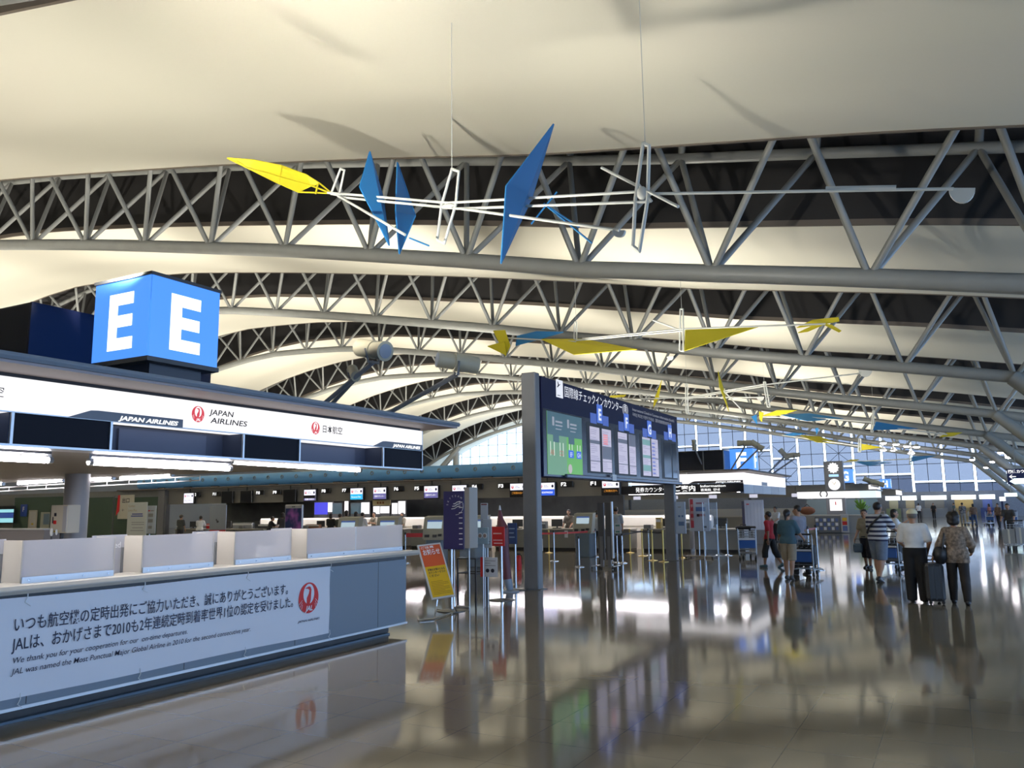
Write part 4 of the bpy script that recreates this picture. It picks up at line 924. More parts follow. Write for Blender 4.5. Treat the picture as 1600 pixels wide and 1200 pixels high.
# ================================================================== signs and stands at the head of the queue
t = thing('sloping_sign', 'tilted orange and yellow notice board on a tubular floor stand', 'sign', (-7.75, 11.75, 0))
tl, tr, br_, bl = [Vector(at(u, v, y=yy)) for u, v, yy in ((652, 850, 11.82), (688, 847.5, 12.18), (712, 929, 11.98), (675, 937, 11.6))]
ex = (tr-tl+br_-bl).normalized(); ey = (tl-bl+tr-br_); H_ = ey.length/2; ey.normalize(); W_ = ((tr-tl).length+(br_-bl).length)/2; en = ex.cross(ey).normalized()
def SP(a, b, d=0.): return bl+ex*(W_*a)+ey*(H_*b)+en*d
def rect(b, a0, b0, a1, b1, d, th=.004): return b.slab([SP(a0, b0, d), SP(a1, b0, d), SP(a1, b1, d), SP(a0, b1, d)], en*th)
wb(rect(MB(), 0, 0, 1, 1, -.03, .03), 'frame', mat('frame_white', (.55, .54, .52), .4), t)
wb(rect(MB(), .06, .58, .94, .97, .0), 'orange_half', mat('notice_orange', (.62, .09, .02), .45), t); wb(rect(MB(), .06, .03, .94, .58, .0), 'yellow_half', mat('notice_yellow', (.72, .42, .008), .45), t)
sp = lambda s, a, b, h, m_, w: wtext(s, SP(a, b, .006), ex, ey, h, m_, t, width=w*W_, bold=.02)
sp('ご注意', .10, .915, .035, WHITEP, .55); sp('お知らせ', .14, .80, .085, WHITEP, .72); sp('荷物をお預けになる', .14, .50, .035, PRINTED, .72); sp('カウンターでうけ', .14, .445, .035, PRINTED, .72); sp('ください', .14, .39, .035, PRINTED, .42)
b_ = MB()
for k in range(9): rect(b_, .14, .30-.028*k, .14+(.72 if k % 3 else .5), .306-.028*k, .004)
wb(b_, 'small_print', mat('brown_small', (.35, .18, .01), .5), t)
s = MB(); f0 = at(655, 969, z=.02); f1 = at(713, 955, z=.02); f2 = at(650, 960, z=.02)
s.path([SP(.25, 0, -.03), (SP(.25, 0).x-.03, SP(.25, 0).y, .14), (f0[0]+.12, f0[1]+.25, .02), f0, (f0[0]-.2, f0[1]+.25, .02)], .013, 7)
s.path([SP(.95, 0, -.03), (SP(.95, 0).x, SP(.95, 0).y, .12), f1, (f1[0]-.5, f1[1]+.1, .02)], .013, 7); s.path([(f0[0]+.12, f0[1]+.25, .02), f1], .013, 7)
wb(s, 'tube_stand', CHROME, t, True)

def pole_sign(lab, pole_uv, m_, panel, y, name='pole_sign', th=.03, group=None):
    """panel in photo pixels at the pole's depth"""
    P = at(*pole_uv, z=0); y = P[1]
    p = at(panel[0], panel[3], y=y); q = at(panel[2], panel[1], y=y)
    t = thing(name, lab, 'sign', P, group=group)
    wb(MB().tube((P[0], P[1]+.03, 0), (P[0], P[1]+.03, q[2]-.05), .028, n=10), 'pole', CHROME, t, True)
    wb(MB().lathe((P[0], P[1]+.03, 0), [(.25, 0), (.25, .012), (.05, .035)], 24), 'base', mat('base_dark', (.06, .06, .06), .3, .6), t)
    wb(MB().box((p[0], y-th, p[2]), (q[0], y, q[2]), .008), 'panel', m_, t)
    return t, p, q, y-th
DB = mat('deep_indigo', (.025, .022, .115), .4)
t, p, q, y = pole_sign('tall indigo panel with a white ring logo on a steel pole, behind the tilted notice', (704, 955), DB, (694, 767, 726, 858), 0)
wb(MB().box((q[0], y+.02, p[2]+.02), (q[0]+.10, y+.30, q[2]+.06)), 'beige_side', mat('side_beige', (.36, .33, .29), .5), t)
xc, zc = p[0]+(q[0]-p[0])*.62, q[2]-.26
for k, ch in enumerate('SKYTEAM'):
    a = math.radians(150-20*k-30); wtext(ch, (xc+.16*math.cos(a+.9), y-.003, zc+.16*math.sin(a+.9)), (math.cos(a+.9-math.pi/2), 0, math.sin(a+.9-math.pi/2)), (math.cos(a+.9), 0, math.sin(a+.9)), .035, WHITEP, t, align='c', name='ring_letter')
k = MB()
for i in range(3):
    k.path([(xc-.09+.02*i, y-.003, zc-.05+.045*i), (xc-.02, y-.003, zc-.04+.04*i), (xc+.03, y-.003, zc-.01+.04*i), (xc+.09, y-.003, zc+.0+.04*i)], .008, 5)
k.path([(xc+.15*math.cos(a_), y-.003, zc+.15*math.sin(a_)) for a_ in np.linspace(-1.6, .35, 10)], .004, 5); wb(k, 'swoosh_mark', WHITEP, t)
b_ = MB()
for i in range(9): b_.box((q[0]-.10, y-.002, p[2]+.08+.09*i), (q[0]-.03, y, p[2]+.095+.09*i))
wb(b_, 'small_marks', WHITEP, t)
# rack with the yellow and white notice
P = at(720, 950, z=0); yy = P[1]
p = at(709, 856, y=yy); q = at(732, 797, y=yy)
t = thing('notice_rack', 'yellow and white safety notice in a clear rack right of the indigo panel', 'notice', P)
wb(MB().box((p[0], yy-.02, p[2]), (q[0], yy, q[2])), 'sheet', mat('sheet_white', (.60, .61, .62), .4), t); h = q[2]-p[2]
wb(MB().box((p[0], yy-.024, p[2]), (q[0], yy-.02, p[2]+h*.19)).box((p[0], yy-.024, p[2]+h*.66), (q[0], yy-.02, q[2])), 'yellow_band', mat('notice_yellow', (.72, .42, .008), .45), t)
wb(MB().box((p[0]+.20, yy-.028, p[2]+h*.70), (p[0]+.33, yy-.024, p[2]+h*.95), .01), 'orange_bottle', mat('notice_orange', (.62, .09, .02), .45), t); lines(t, p, q, yy-.024, PRINTED, [(.1, .4, .85, .92), (.1, .45, .73, .80), (.1, .35, .68, .71)], 'black_print')
b_ = MB()
for i in range(2):
    for j in range(3): b_.ball((p[0]+.12+.18*i, yy-.022, p[2]+h*(.27+.13*j)), .05, 10, 6, (1, .08, 1)); 
wb(b_, 'pictograms', mat('picto_blue', (.16, .22, .32), .5), t)
CLEARP = see_through('clear_acrylic', (.86, .88, .9), (.55, .6, .62), .18, .08)
wb(MB().box((p[0]-.03, yy-.03, p[2]-.04), (q[0]+.04, yy-.028, q[2])), 'clear_cover', CLEARP, t)
wb(MB().tube((q[0], yy+.02, 0), (q[0], yy+.02, q[2]), .012, n=6).tube((p[0], yy+.02, 0), (p[0], yy+.02, p[2]), .012, n=6).tube((p[0], yy+.02, .02), (q[0], yy+.02, .02), .02, n=6), 'wire_legs', ALU, t)
# side table
A, B = at(728, 945, z=0), at(776, 942, z=0)
t = thing('stand_table', 'black-framed side table with a clear case on top, in front of the red pole sign', 'table', ((A[0]+B[0])/2, A[1], 0))
x0, x1, y0, y1, zt_ = A[0], B[0]+.0, A[1]-.28, A[1]+.12, .86
for x in (x0, x1):
    for y in (y0, y1): wb(MB().box((x-.012, y-.012, 0), (x+.012, y+.012, zt_)), 'leg', BLACK, t)
f = MB()
for z in (.58, zt_-.02):
    for y in (y0, y1): f.box((x0, y-.01, z), (x1, y+.01, z+.02))
    for x in (x0, x1): f.box((x-.01, y0, z), (x+.01, y1, z+.02))
wb(f, 'rail', BLACK, t); wb(MB().box((x0, y0, zt_), (x1, y1, zt_+.012)), 'glass_top', CLEARP, t)
b_ = MB()
for x in (x0+.03, x1-.03): b_.box((x-.003, y0+.03, zt_+.012), (x+.003, y1-.03, zt_+.26))
b_.box((x0+.03, y1-.036, zt_+.012), (x1-.03, y1-.03, zt_+.26)).box((x0+.03, y0+.03, zt_+.012), (x1-.03, y0+.036, zt_+.26)); wb(b_, 'clear_case', CLEARP, t)
p = at(751, 901, y=y0-.02); q = at(777, 871, y=y0-.02)
t2, p, q = board('small white notice with red stripe and two round marks on the side table', 'table_notice', 'notice', 751, 871, 777, 901, y0-.025, mat('sheet_white', (.60, .61, .62), .4), .01)
lines(t2, p, q, y0-.026, REDP, [(0, .16, 0, 1)], 'red_stripe'); lines(t2, p, q, y0-.026, GRT, [(.28, .9, .80, .84), (.28, .6, .68, .72), (.28, .9, .56, .6)])
for fx in (.42, .72): wb(MB().lathe((p[0]+(q[0]-p[0])*fx, y0-.03, p[2]+(q[2]-p[2])*.32), [(.035, 0), (.035, .004)], 14, 'Y'), 'round_mark', PRINTED, t2)
for lab, u0, v0, u1, v1, y, m_, extra in (('narrow white notice with a red-brown top bar above the clear case', 751, 786, 762, 824, yy+.35, mat('sheet_blue', (.52, .56, .62), .4), 0), ('pale blue notice with two round faces above the clear case', 745, 824, 763, 850, yy+.1, mat('sheet_sky', (.38, .50, .56), .4), 1), ('white notice behind the round faces notice', 754, 811, 768, 856, yy+.25, mat('sheet_white', (.60, .61, .62), .4), 2)):
    t2, p, q = board(lab, 'leaflet_notice', 'notice', u0, v0, u1, v1, y, m_, .012, group='notices above the clear case')
    wb(MB().tube(((p[0]+q[0])/2, y+.02, 0), ((p[0]+q[0])/2, y+.02, p[2]+.02), .01, n=6), 'stem', ALU, t2)
    if extra == 0: lines(t2, p, q, y, mat('bar_brown', (.2, .04, .04), .5), [(.1, .9, .92, .97)]); lines(t2, p, q, y, GRT, [(.2, .8, .3, .34), (.2, .8, .2, .24), (.3, .7, .08, .16)], 'small_print')
    if extra == 1:
        for fx in (.3, .7): wb(MB().ball((p[0]+(q[0]-p[0])*fx, y-.004, p[2]+(q[2]-p[2])*.5), .05, 12, 8, (1, .06, 1)), 'round_face', WHITEP, t2); wb(MB().ball((p[0]+(q[0]-p[0])*fx, y-.007, p[2]+(q[2]-p[2])*.5), .033, 12, 8, (1, .06, 1)), 'face_centre', mat('face_tan', (.45, .32, .25), .5), t2)
    if extra == 2: lines(t2, p, q, y, GRT, [(.2, .85, .2, .23), (.2, .85, .12, .15)])
t, p, q, y = pole_sign('bright red pole sign with white print, right of the leaflet notices', (783, 938), RED, (769, 823, 789, 853), 0); lines(t, p, q, y, mat('pink_print', (.75, .45, .45), .5), [(.15, .8, .62, .68), (.15, .85, .28, .33), (.2, .85, .12, .17)])
P = at(797, 925, z=0); t = thing('tapered_banner', 'maroon tapered standee with a pointed pale tip, leaning beside the red pole sign', 'banner', P); MAR = mat('maroon', (.13, .035, .05), .5)
pz = [at(u, v, y=P[1]) for u, v in ((797, 922), (793, 905), (788, 862), (785, 826), (782, 812), (781, 797))]; rr = [.075, .09, .105, .13, .07, .025]
k = MB(); 
for (a, b, ra, rb) in zip(pz[1:], pz[2:], rr[1:], rr[2:]): k.tube(a, b, ra, rb, n=16)
wb(k, 'sleeve', MAR, t, True); wb(MB().tube(pz[0], pz[1], rr[0], rr[1], n=16).lathe((P[0], P[1], 0), [(.2, 0), (.2, .02), (.1, .04)], 20), 'foot', mat('foot_blue', (.20, .26, .34), .4), t, True); wb(MB().tube(pz[-1], (pz[-1][0], pz[-1][1], pz[-1][2]+.10), .03, .012, n=8), 'tip', ALU, t)
t, p, q, y = pole_sign('dark blue pole sign turned beside the left board post', (805, 922), mat('pole_blue', (.02, .05, .16), .4), (794, 817, 808, 850), 0); lines(t, p, q, y, mat('blue_print', (.25, .35, .5), .5), [(.2, .8, .7, .75), (.2, .7, .5, .55), (.2, .8, .3, .35)])
P = at(811, 890, z=0); t = thing('fire_extinguisher', 'red fire extinguisher standing just left of the left board post', 'extinguisher', P)
wb(MB().lathe(P, [(.075, 0), (.08, .02), (.08, .33), (.05, .39), (.025, .41)], 16), 'cylinder', RED, t, True); wb(MB().box((P[0]-.02, P[1]-.06, .41), (P[0]+.02, P[1]+.04, .46)), 'valve', BLACK, t); wb(MB().path([(P[0]+.02, P[1], .44), (P[0]+.09, P[1], .38), (P[0]+.10, P[1], .15)], .01, 6), 'hose', RUBBER, t)
# folding partition on castors
P = at(952, 889, z=0); p = at(935, 838, y=P[1]); q = at(955, 785, y=P[1])
t = thing('mobile_partition', 'dark grey wheeled double panel standing mid-floor right of the left board post', 'partition', P); xm = (p[0]+q[0])/2
for s in (-1, 1):
    a, b = (p[0], xm-.02) if s < 0 else (xm+.02, q[0])
    wb(MB().box((a, P[1]-.03, .25), (b, P[1]+.03, q[2]), .01), 'panel', mat('panel_charcoal', (.06, .06, .062), .4), t)
    wb(MB().box((a+.05, P[1]-.035, .05), (b-.05, P[1]+.035, p[2])), 'lower_plate', mat('plate_silver', (.13, .135, .145), .35, .3), t)
wb(MB().box((q[0]-.01, P[1]-.05, .3), (q[0]+.03, P[1]+.05, q[2]+.02)), 'edge_trim', ALU, t)
for x in (p[0]-.1, q[0]+.1):
    for y in (P[1]-.3, P[1]+.3): wb(MB().ball((x, y, .04), .04, 10, 6, (.6, 1, 1)), 'castor', RUBBER, t)
wb(MB().tube((p[0]-.1, P[1]-.3, .08), (p[0]-.1, P[1]+.3, .08), .015, n=6).tube((q[0]+.1, P[1]-.3, .08), (q[0]+.1, P[1]+.3, .08), .015, n=6).tube((p[0]-.1, P[1], .08), (q[0]+.1, P[1], .08), .015, n=6), 'foot_bar', CHROME, t)

# ================================================================== stanchions and barrier tapes
def stanchion(lab, loc, h, m_, name='stanchion', grp='silver queue posts'):
    t = thing(name, lab, 'queue post', loc, group=grp)
    MB().tube((0, 0, .02), (0, 0, h-.06), .026, n=12).build('pole', m_, t, smooth=True)
    MB().lathe((0, 0, 0), [(.16, 0), (.16, .012), (.05, .03), (.027, .05)], 20).build('base', m_, t, smooth=True)
    MB().lathe((0, 0, 0), [(.032, h-.08), (.034, h-.01), (.02, h)], 14).build('head', mat('head_black', (.02, .02, .02), .4) if m_ is CHROME else m_, t, smooth=True)
    return t
SIL = [((866, 877), 1.0, 'silver queue post nearest right of the left board post'), ((905, 886), .9, 'silver queue post nearest the viewer, in front of the blue kiosk base'), ((931, 870), .98, 'silver queue post at the right end of the red tape'),
       ((957, 879), .92, 'silver queue post hidden behind the wheeled partition edge'), ((965, 880), .92, 'silver queue post carrying a small white card holder'), ((973, 880), .92, 'silver queue post right beside the one with a card holder'),
       ((1014, 868), .95, 'silver queue post among the brass posts left of the right board post'), ((1122, 868), 1.15, 'left of the two tall silver posts right of the white signboard'), ((1137, 868), 1.17, 'right of the two tall silver posts right of the white signboard'),
       ((1266, 893), 1.17, 'silver post with red tape right of the man pushing the trolley'), ((1279, 891), 1.19, 'second silver post with red tape, further right of the pushed trolley'), ((633, 880), 1.0, 'silver queue post just right of the closed counter end')]
GOL = [((858, 864), .88, 'brass queue post just right of the left board post'), ((925, 868), .9, 'brass queue post left of the wheeled partition'), ((985, 864), .9, 'brass queue post farthest back, right of the card holder'), ((1004, 869), .95, 'brass queue post second from the card holder'),
       ((1020, 876), .98, 'left of the two nearest brass queue posts beside the right board post'), ((1037, 878), .99, 'right of the two nearest brass queue posts beside the right board post'), ((1066, 872), .95, 'brass queue post just right of the right board post')]
PTS = {}
for (uv, h, lab) in SIL: PTS[uv] = (at(*uv, z=0), h); stanchion(lab, PTS[uv][0], h, CHROME)
for (uv, h, lab) in GOL: PTS[uv] = (at(*uv, z=0), h); stanchion(lab, PTS[uv][0], h, BRASS, grp='brass queue posts')
REDT = mat('tape_red', (.55, .02, .015), .5); BLKT = mat('tape_black', (.015, .015, .018), .5)
def tape(lab, a, b, h0, h1, m_, w=.05, sag=.02):
    b_ = MB(); r = [[], []]; r2 = [[], []]
    for k in range(13):
        q = k/12; x, y = a[0]+(b[0]-a[0])*q, a[1]+(b[1]-a[1])*q; z = h0+(h1-h0)*q-sag*4*q*(1-q)-.03
        for i, dz in enumerate((0, -w)): r[i].append((x, y, z+dz)); r2[i].append((x+.002, y+.003, z+dz))
    return tag(b_.sheet(r).sheet(r2).build('barrier_tape', m_), lab, 'barrier tape', 'barrier tapes')
tape('red barrier tape between the left board post and the wheeled partition', at(830, 880, z=0), PTS[(931, 870)][0], .98, .95, REDT, .06)
tape('red barrier tape right of the closed counter, below the kiosk heads', PTS[(633, 880)][0], (PTS[(633, 880)][0][0]+1.15, PTS[(633, 880)][0][1]+1.6, 0), 1.0, 1.0, REDT, .13)
tape('black barrier tape from the brass posts to the right board post', PTS[(985, 864)][0], PTS[(1037, 878)][0], .88, .97, BLKT)
tape('black barrier tape behind the wheeled partition', PTS[(957, 879)][0], PTS[(1004, 869)][0], .9, .92, BLKT)
tape('black barrier tape joining the two nearest brass posts', PTS[(1020, 876)][0], PTS[(1037, 878)][0], .96, .97, BLKT)
tape('pale red barrier tape between the two posts right of the pushed trolley', PTS[(1266, 893)][0], PTS[(1279, 891)][0], 1.15, 1.16, mat('tape_pink', (.5, .13, .12), .5))
P = PTS[(965, 880)][0]; p = at(960, 834, y=P[1]-.05); q = at(970, 818, y=P[1]-.05)
t2, p, q = board('small pale card holder on a silver queue post right of the wheeled partition', 'card_holder', 'card', 960, 818, 970, 834, P[1]-.06, mat('card_grey', (.45, .48, .47), .4), .03); lines(t2, p, q, P[1]-.06, mat('card_green', (.08, .2, .16), .5), [(.2, .8, .72, .88), (.2, .8, .12, .28)], 'printed_blocks')
for lab, u0, v0, u1, v1, y in (('white card hanging low on the red tape, left of the kiosk', 882, 829, 887, 840, 25.55), ('white notice card on the right flank of the left board post', 843.5, 842, 848, 861, 18.6)):
    t2, p, q = board(lab, 'hanging_card', 'card', u0, v0, u1, v1, y, WHITEP, .01)
    if 'flank' in lab: wb(MB().tube(((p[0]+q[0])/2, y+.02, 0), ((p[0]+q[0])/2, y+.02, p[2]), .012, n=6), 'stem', DGREY, t2)

# ================================================================== self check-in kiosks
KIO = mat('kiosk_ivory', (.36, .35, .28), .45)
def make_kiosk(lab, loc):
    t = thing('check_in_kiosk', lab, 'kiosk', loc, group='self check-in kiosks')
    MB().box((-.28, -.12, 0), (.28, .35, .82), .03).build('pedestal', mat('kiosk_blue', (.13, .18, .23), .4), t)
    MB().slab([(-.36, -.15, .86), (.36, -.15, .86), (.36, .02, 1.50), (-.36, .02, 1.50)], (0, .28, .04)).build('head', KIO, t)
    MB().slab([(-.24, -.075, 1.16), (.24, -.075, 1.16), (.24, -.012, 1.40), (-.24, -.012, 1.40)], (0, -.006, .0015)).build('screen', glow('kiosk_screen', (.45, .58, .66), .62), t)
    MB().slab([(-.24, -.025, 1.36), (.24, -.025, 1.36), (.24, -.013, 1.405), (-.24, -.013, 1.405)], (0, -.010, .0025)).build('screen_header', glow('kiosk_header', (.04, .09, .3), .6), t)
    MB().box((-.28, -.17, .90), (-.14, -.10, .98)).box((-.02, -.17, .90), (.10, -.10, .98)).box((.16, -.17, .93), (.26, -.10, 1.0)).build('slots', DGREY, t)
    MB().box((-.33, -.14, .82), (.33, .3, .87)).build('shelf', KIO, t)
    return t
K = [((911, 872, 26.9), 'ivory self check-in kiosk with a blue base, left of the wheeled partition'), ((545, 0, 20.5), 'ivory self check-in kiosk head left of the pair above the longest desk screen'), ((606, 0, 20.7), 'ivory self check-in kiosk head right of the pair above the longest desk screen'),
     ((680, 0, 21.0), 'ivory self check-in kiosk above the red tape right of the closed counter'), ((744, 0, 21.6), 'ivory self check-in kiosk half hidden behind the leaflet notices'), ((860, 0, 29.3), 'farthest ivory kiosk, behind the left board post')]
k0 = None
for (u, v, y), lab in K:
    x = at(u, 800, y=y)[0]
    if k0 is None: k0 = make_kiosk(lab, (x, y, 0))
    elif u != 860: dup(k0, (x, y, 0), .18, lab)
# clutter on the desks behind
CL = [(-9.2, .3, .45, .35, 'grey display case on the right end desk', MGREY), (-8.4, .25, .5, .3, 'white leaflet rack on the right end desk', WHITE), (-10.2, .2, .22, .42, 'gold bottle group on the desk right of the F1 sign', mat('gold_box', (.5, .36, .12), .5)), (-13.3, .35, .4, .28, 'dark back of a terminal on the desk under the F1 sign', DGREY), (-15.3, .3, .4, .3, 'grey terminal back on the desk left of the staff member', MGREY),
      (-27.8, .3, .9, .2, 'red and brown box row on the desk under the F8 monitor', mat('box_brown', (.22, .10, .06), .6)), (-32.5, .3, 1.4, .3, 'clear wrapped goods on the desk under the blank monitors', mat('wrap', (.35, .37, .4), .2)), (-30.8, .3, 1.2, .22, 'dark goods pile on the desk right of the wrapped goods', DGREY), (-34.9, .3, .5, .25, 'small red box on the far left desk', RED)]
for x, dy, w, h, lab, m_ in CL:
    o = thing('desk_box', lab, 'box', (x, YF+dy, .87)); MB().box((-w/2, -.12, 0), (w/2, .12, h), .02).build('body', m_, o); MB().box((-w/2+.02, -.13, h*.6), (w/2-.02, -.12, h*.85)).build('front_label', WHITEP, o)

# ================================================================== signboards beyond the right board post
P = at(1065, 876, z=0); t, p, q = board('pale blue poster board on the right board post', 'poster_board', 'sign', 1056, 784, 1070, 834, P[1], mat('poster_blue', (.48, .56, .66), .4), .05)
wb(MB().box((p[0]-.10, P[1]-.01, p[2]-.02), (p[0], P[1]+.06, q[2]+.02)), 'black_edge', BLACK, t); wb(MB().tube((p[0]+.1, P[1]+.04, 0), (p[0]+.1, P[1]+.04, p[2]+.1), .02, n=8), 'pole', DGREY, t)
lines(t, p, q, P[1], mat('poster_ink', (.12, .20, .36), .5), [(.3, .5, .52, .58), (.62, .8, .52, .58), (.3, .85, .25, .38)]); lines(t, p, q, P[1], GRT, [(.3, .6, .82, .85)], 'small_print')
P = at(1092, 872, z=0); t, p, q = board('white signboard with a red left stripe on a wheeled stand', 'signboard', 'sign', 1078, 778, 1107, 830, P[1], mat('signboard_white', (.56, .60, .68), .4), .05)
lines(t, p, q, P[1], mat('stripe_pink', (.55, .06, .08), .45), [(.06, .22, .1, .97)], 'red_stripe'); lines(t, p, q, P[1], mat('blue_bar', (.10, .18, .42), .5), [(.34, .82, .60, .73)], 'blue_bar'); lines(t, p, q, P[1], mat('red_grey', (.35, .16, .2), .5), [(.36, .78, .82, .87), (.38, .80, .45, .52)], 'print_bars'); lines(t, p, q, P[1], PRINTED, [(.38, .50, .44, .52), (.70, .84, .10, .16)], 'small_mark')
for s in ('手', '荷', '物'): wtext(s, (p[0]+.055, P[1]-.006, q[2]-.3-.22*'手荷物'.index(s)), XR, UP_, .08, WHITEP, t, name='stripe_character')
k = MB()
for x in (p[0]+.28, p[0]+.48): k.tube((x, P[1]+.06, .06), (x, P[1]+.06, q[2]), .022, n=8)
wb(k, 'pole', CHROME, t); wb(MB().tube((p[0]-.1, P[1]+.06, .06), (q[0]+.1, P[1]+.06, .06), .02, n=8).tube((p[0]-.1, P[1]-.25, .06), (p[0]-.1, P[1]+.35, .06), .02, n=8).tube((q[0]+.1, P[1]-.25, .06), (q[0]+.1, P[1]+.35, .06), .02, n=8), 'foot_bar', CHROME, t)
for x in (p[0]-.1, q[0]+.1):
    for y in (P[1]-.25, P[1]+.35): wb(MB().ball((x, y, .035), .035, 10, 6), 'castor', RUBBER, t)
P = at(1114, 874, z=0); t = thing('clear_barrier', 'curved clear plastic screen standing right of the white signboard', 'screen', P)
prof = [(x, z) for x, z in ((-.02, 1.83), (-.02, .9), (0, .35), (.06, .2), (.22, .1), (.30, 0))]; k = MB()
k.sheet([[(P[0]+x-.15, P[1]-.35, z) for x, z in prof], [(P[0]+x+.15, P[1]+.3, z) for x, z in prof]]); k.sheet([[(P[0]+x-.14, P[1]-.35, z) for x, z in prof], [(P[0]+x+.16, P[1]+.3, z) for x, z in prof]]); wb(k, 'sheet', see_through('clear_plastic', (.90, .92, .94), (.6, .63, .66), .14, .1), t, True); wb(MB().tube((P[0]-.17, P[1]-.35, 0), (P[0]-.17, P[1]-.35, 1.84), .012, n=6).tube((P[0]+.13, P[1]+.3, 0), (P[0]+.13, P[1]+.3, 1.84), .012, n=6), 'upright', ALU, t)
t, p, q = board('tall pale notice wall with columns of small print, behind the boy in red', 'notice_wall', 'notice', 1165, 781, 1192, 828, 38.0, mat('notice_sky', (.50, .56, .66), .4), .08); lines(t, p, q, 38.0, mat('faint', (.32, .38, .48), .5), [(.12, .14, .1, .9), (.3, .32, .1, .9), (.5, .52, .1, .9), (.68, .70, .1, .9), (.85, .87, .1, .9)], 'print_columns'); lines(t, p, q, 38.0, REDP, [(.1, .25, .84, .88)], 'red_mark'); wb(MB().box((p[0], 38.0, 0), (q[0], 38.08, p[2])), 'stand_plate', MGREY, t); wb(MB().box((p[0]-.12, 38, 0), (p[0], 38.1, q[2]-.05)), 'dark_edge', NAVY, t)
# ================================================================== hanging kite mobiles
KB = mat('kite_blue', (.015, .165, .40), .5); KY = mat('kite_yellow', (.62, .52, .015), .5); KW = mat('mobile_white', (.62, .63, .58), .4)
def kite(t, pts, m_, y, name='kite_panel', dy=None, frame=True):
    """pts = photo pixels of the panel outline (or with a depth each)"""
    P = [Vector(at(u, v, y=y+(d or 0))) for (u, v), d in zip(pts, dy or [0]*len(pts))]
    n = (P[1]-P[0]).cross(P[2]-P[0]).normalized()
    o = wb(MB().slab(P, n*.012), name, m_, t)
    if frame: wb(MB().path(P+[P[0]], .014, 6), 'panel_rim', m_, o)
    return o
def rods(t, segs, y, r, m_=None, name='rod'):
    for s in segs:
        (u0, v0), (u1, v1) = s[:2]; d0, d1 = s[2] if len(s) > 2 else (0, 0)
        wb(MB().tube(at(u0, v0, y=y+d0), at(u1, v1, y=y+d1), r, n=8), name, m_ or KW, t, True)
def loop(t, pts, y, r, name='mast_loop'):
    P = [at(u, v, y=y) for u, v in pts]; wb(MB().path(P+[P[0]], r, 7), name, KW, t, True)
def weight(t, c, rx, y):
    u, v = c; P = [at(u-rx, v-rx*.55, y=y)]+[at(u+rx*math.cos(a), v-rx*.55+rx*1.1*math.sin(a), y=y) for a in np.linspace(0, math.pi, 12)]
    wb(MB().slab([Vector(p) for p in P], (0, .05, 0)), 'half_round_weight', KW, t)
def hanger(t, u, v, y):
    p = at(u, v, y=y); wb(MB().tube(p, (p[0], p[1], zm(p[0])+.3), .006, n=5), 'suspension_wire', KW, t)
ym = 10.6
t = thing('hanging_mobile', 'nearest hanging mobile with a yellow wing and three blue kite panels', 'mobile', at(700, 320, y=ym), group='hanging mobiles')
P = [(355, 247), (372, 248), (430, 258), (470, 270), (500, 286), (518, 301), (498, 303), (470, 299), (440, 288), (400, 270)]
dy = [-1.3, -1.2, -.8, -.3, .1, .3, .3, .2, -.2, -.8]
wing = kite(t, [(355, 247), (395, 250), (440, 259), (478, 273), (500, 287), (486, 290), (466, 300), (430, 284), (392, 265)], KY, ym, 'wing', [-1.3, -1, -.6, -.1, .15, .1, .1, -.3, -.9])
rods(wing, [((500, 287), (518, 302), (.15, .2)), ((466, 300), (518, 302), (.1, .2)), ((486, 290), (518, 302), (.1, .2)), ((497, 287), (493, 303), (.1, .1))], ym, .016, KY, 'wing_rib')
rods(wing, [((385, 262), (486, 290), (-1.0, .1)), ((440, 259), (436, 287), (-.6, -.3)), ((370, 252), (450, 293), (-1.15, -.1))], ym-.02, .012, KY, 'wing_spar')
kite(t, [(578, 237), (562, 292), (608, 383), (599, 311)], KB, ym, dy=[0, -.3, .1, .3]); kite(t, [(621, 254), (618, 330), (624, 396), (649, 337)], KB, ym+.5, dy=[0, -.3, 0, .3])
kite(t, [(865, 194), (791, 291), (783, 411), (831, 308)], KB, ym-.2, dy=[.1, -.4, 0, .4])
rods(t, [((512, 301), (700, 317)), ((530, 308), (715, 326)), ((700, 317), (1005, 299)), ((715, 326), (1015, 315)), ((528, 306), (633, 367), (0, -.6)), ((720, 326), (968, 360), (0, -1.0)), ((1005, 303), (1490, 295), (0, .6)), ((940, 262), (1060, 323), (.3, -.2)), ((995, 285), (1018, 315))], ym, .022)
wb(MB().tube(at(1290, 296, y=ym+.4), at(1400, 294, y=ym+.5), .042, n=8), 'thick_sleeve', KW, t, True)
loop(t, [(517, 303), (532, 264), (538, 266), (530, 305)], ym, .02); loop(t, [(683, 375), (690, 320), (706, 264), (717, 268), (712, 320), (694, 381)], ym, .024); loop(t, [(989, 385), (993, 310), (1005, 224), (1014, 228), (1012, 310), (999, 393)], ym, .028)
weight(t, (1503, 305), 21, ym+.6); weight(t, (966, 365), 10, ym-1.0)
wb(MB().ball(at(700, 322, y=ym), .08, 10, 8, (1.6, .6, .6)).ball(at(1003, 302, y=ym), .08, 10, 8, (1, .6, 1.3)), 'hub', KW, t, True)
rods(t, [((640, 372), (670, 384), (-.6, -.8)), ((850, 318), (925, 380)), ((830, 350), (870, 300)), ((860, 325), (905, 355))], ym, .014, KB, 'tail_rod')
for u, v in ((706, 264), (1008, 224)): hanger(t, u, v, ym)
ym = 27.5
t = thing('hanging_mobile', 'second hanging mobile, two long yellow panels and a blue wing, before the second truss', 'mobile', at(960, 525, y=ym), group='hanging mobiles')
kite(t, [(846, 530), (897, 554), (995, 546), (912, 530)], KY, ym, dy=[-.4, -.6, .6, .5]); kite(t, [(1071, 516), (1070, 548), (1184, 511)], KY, ym, dy=[0, -.2, .6])
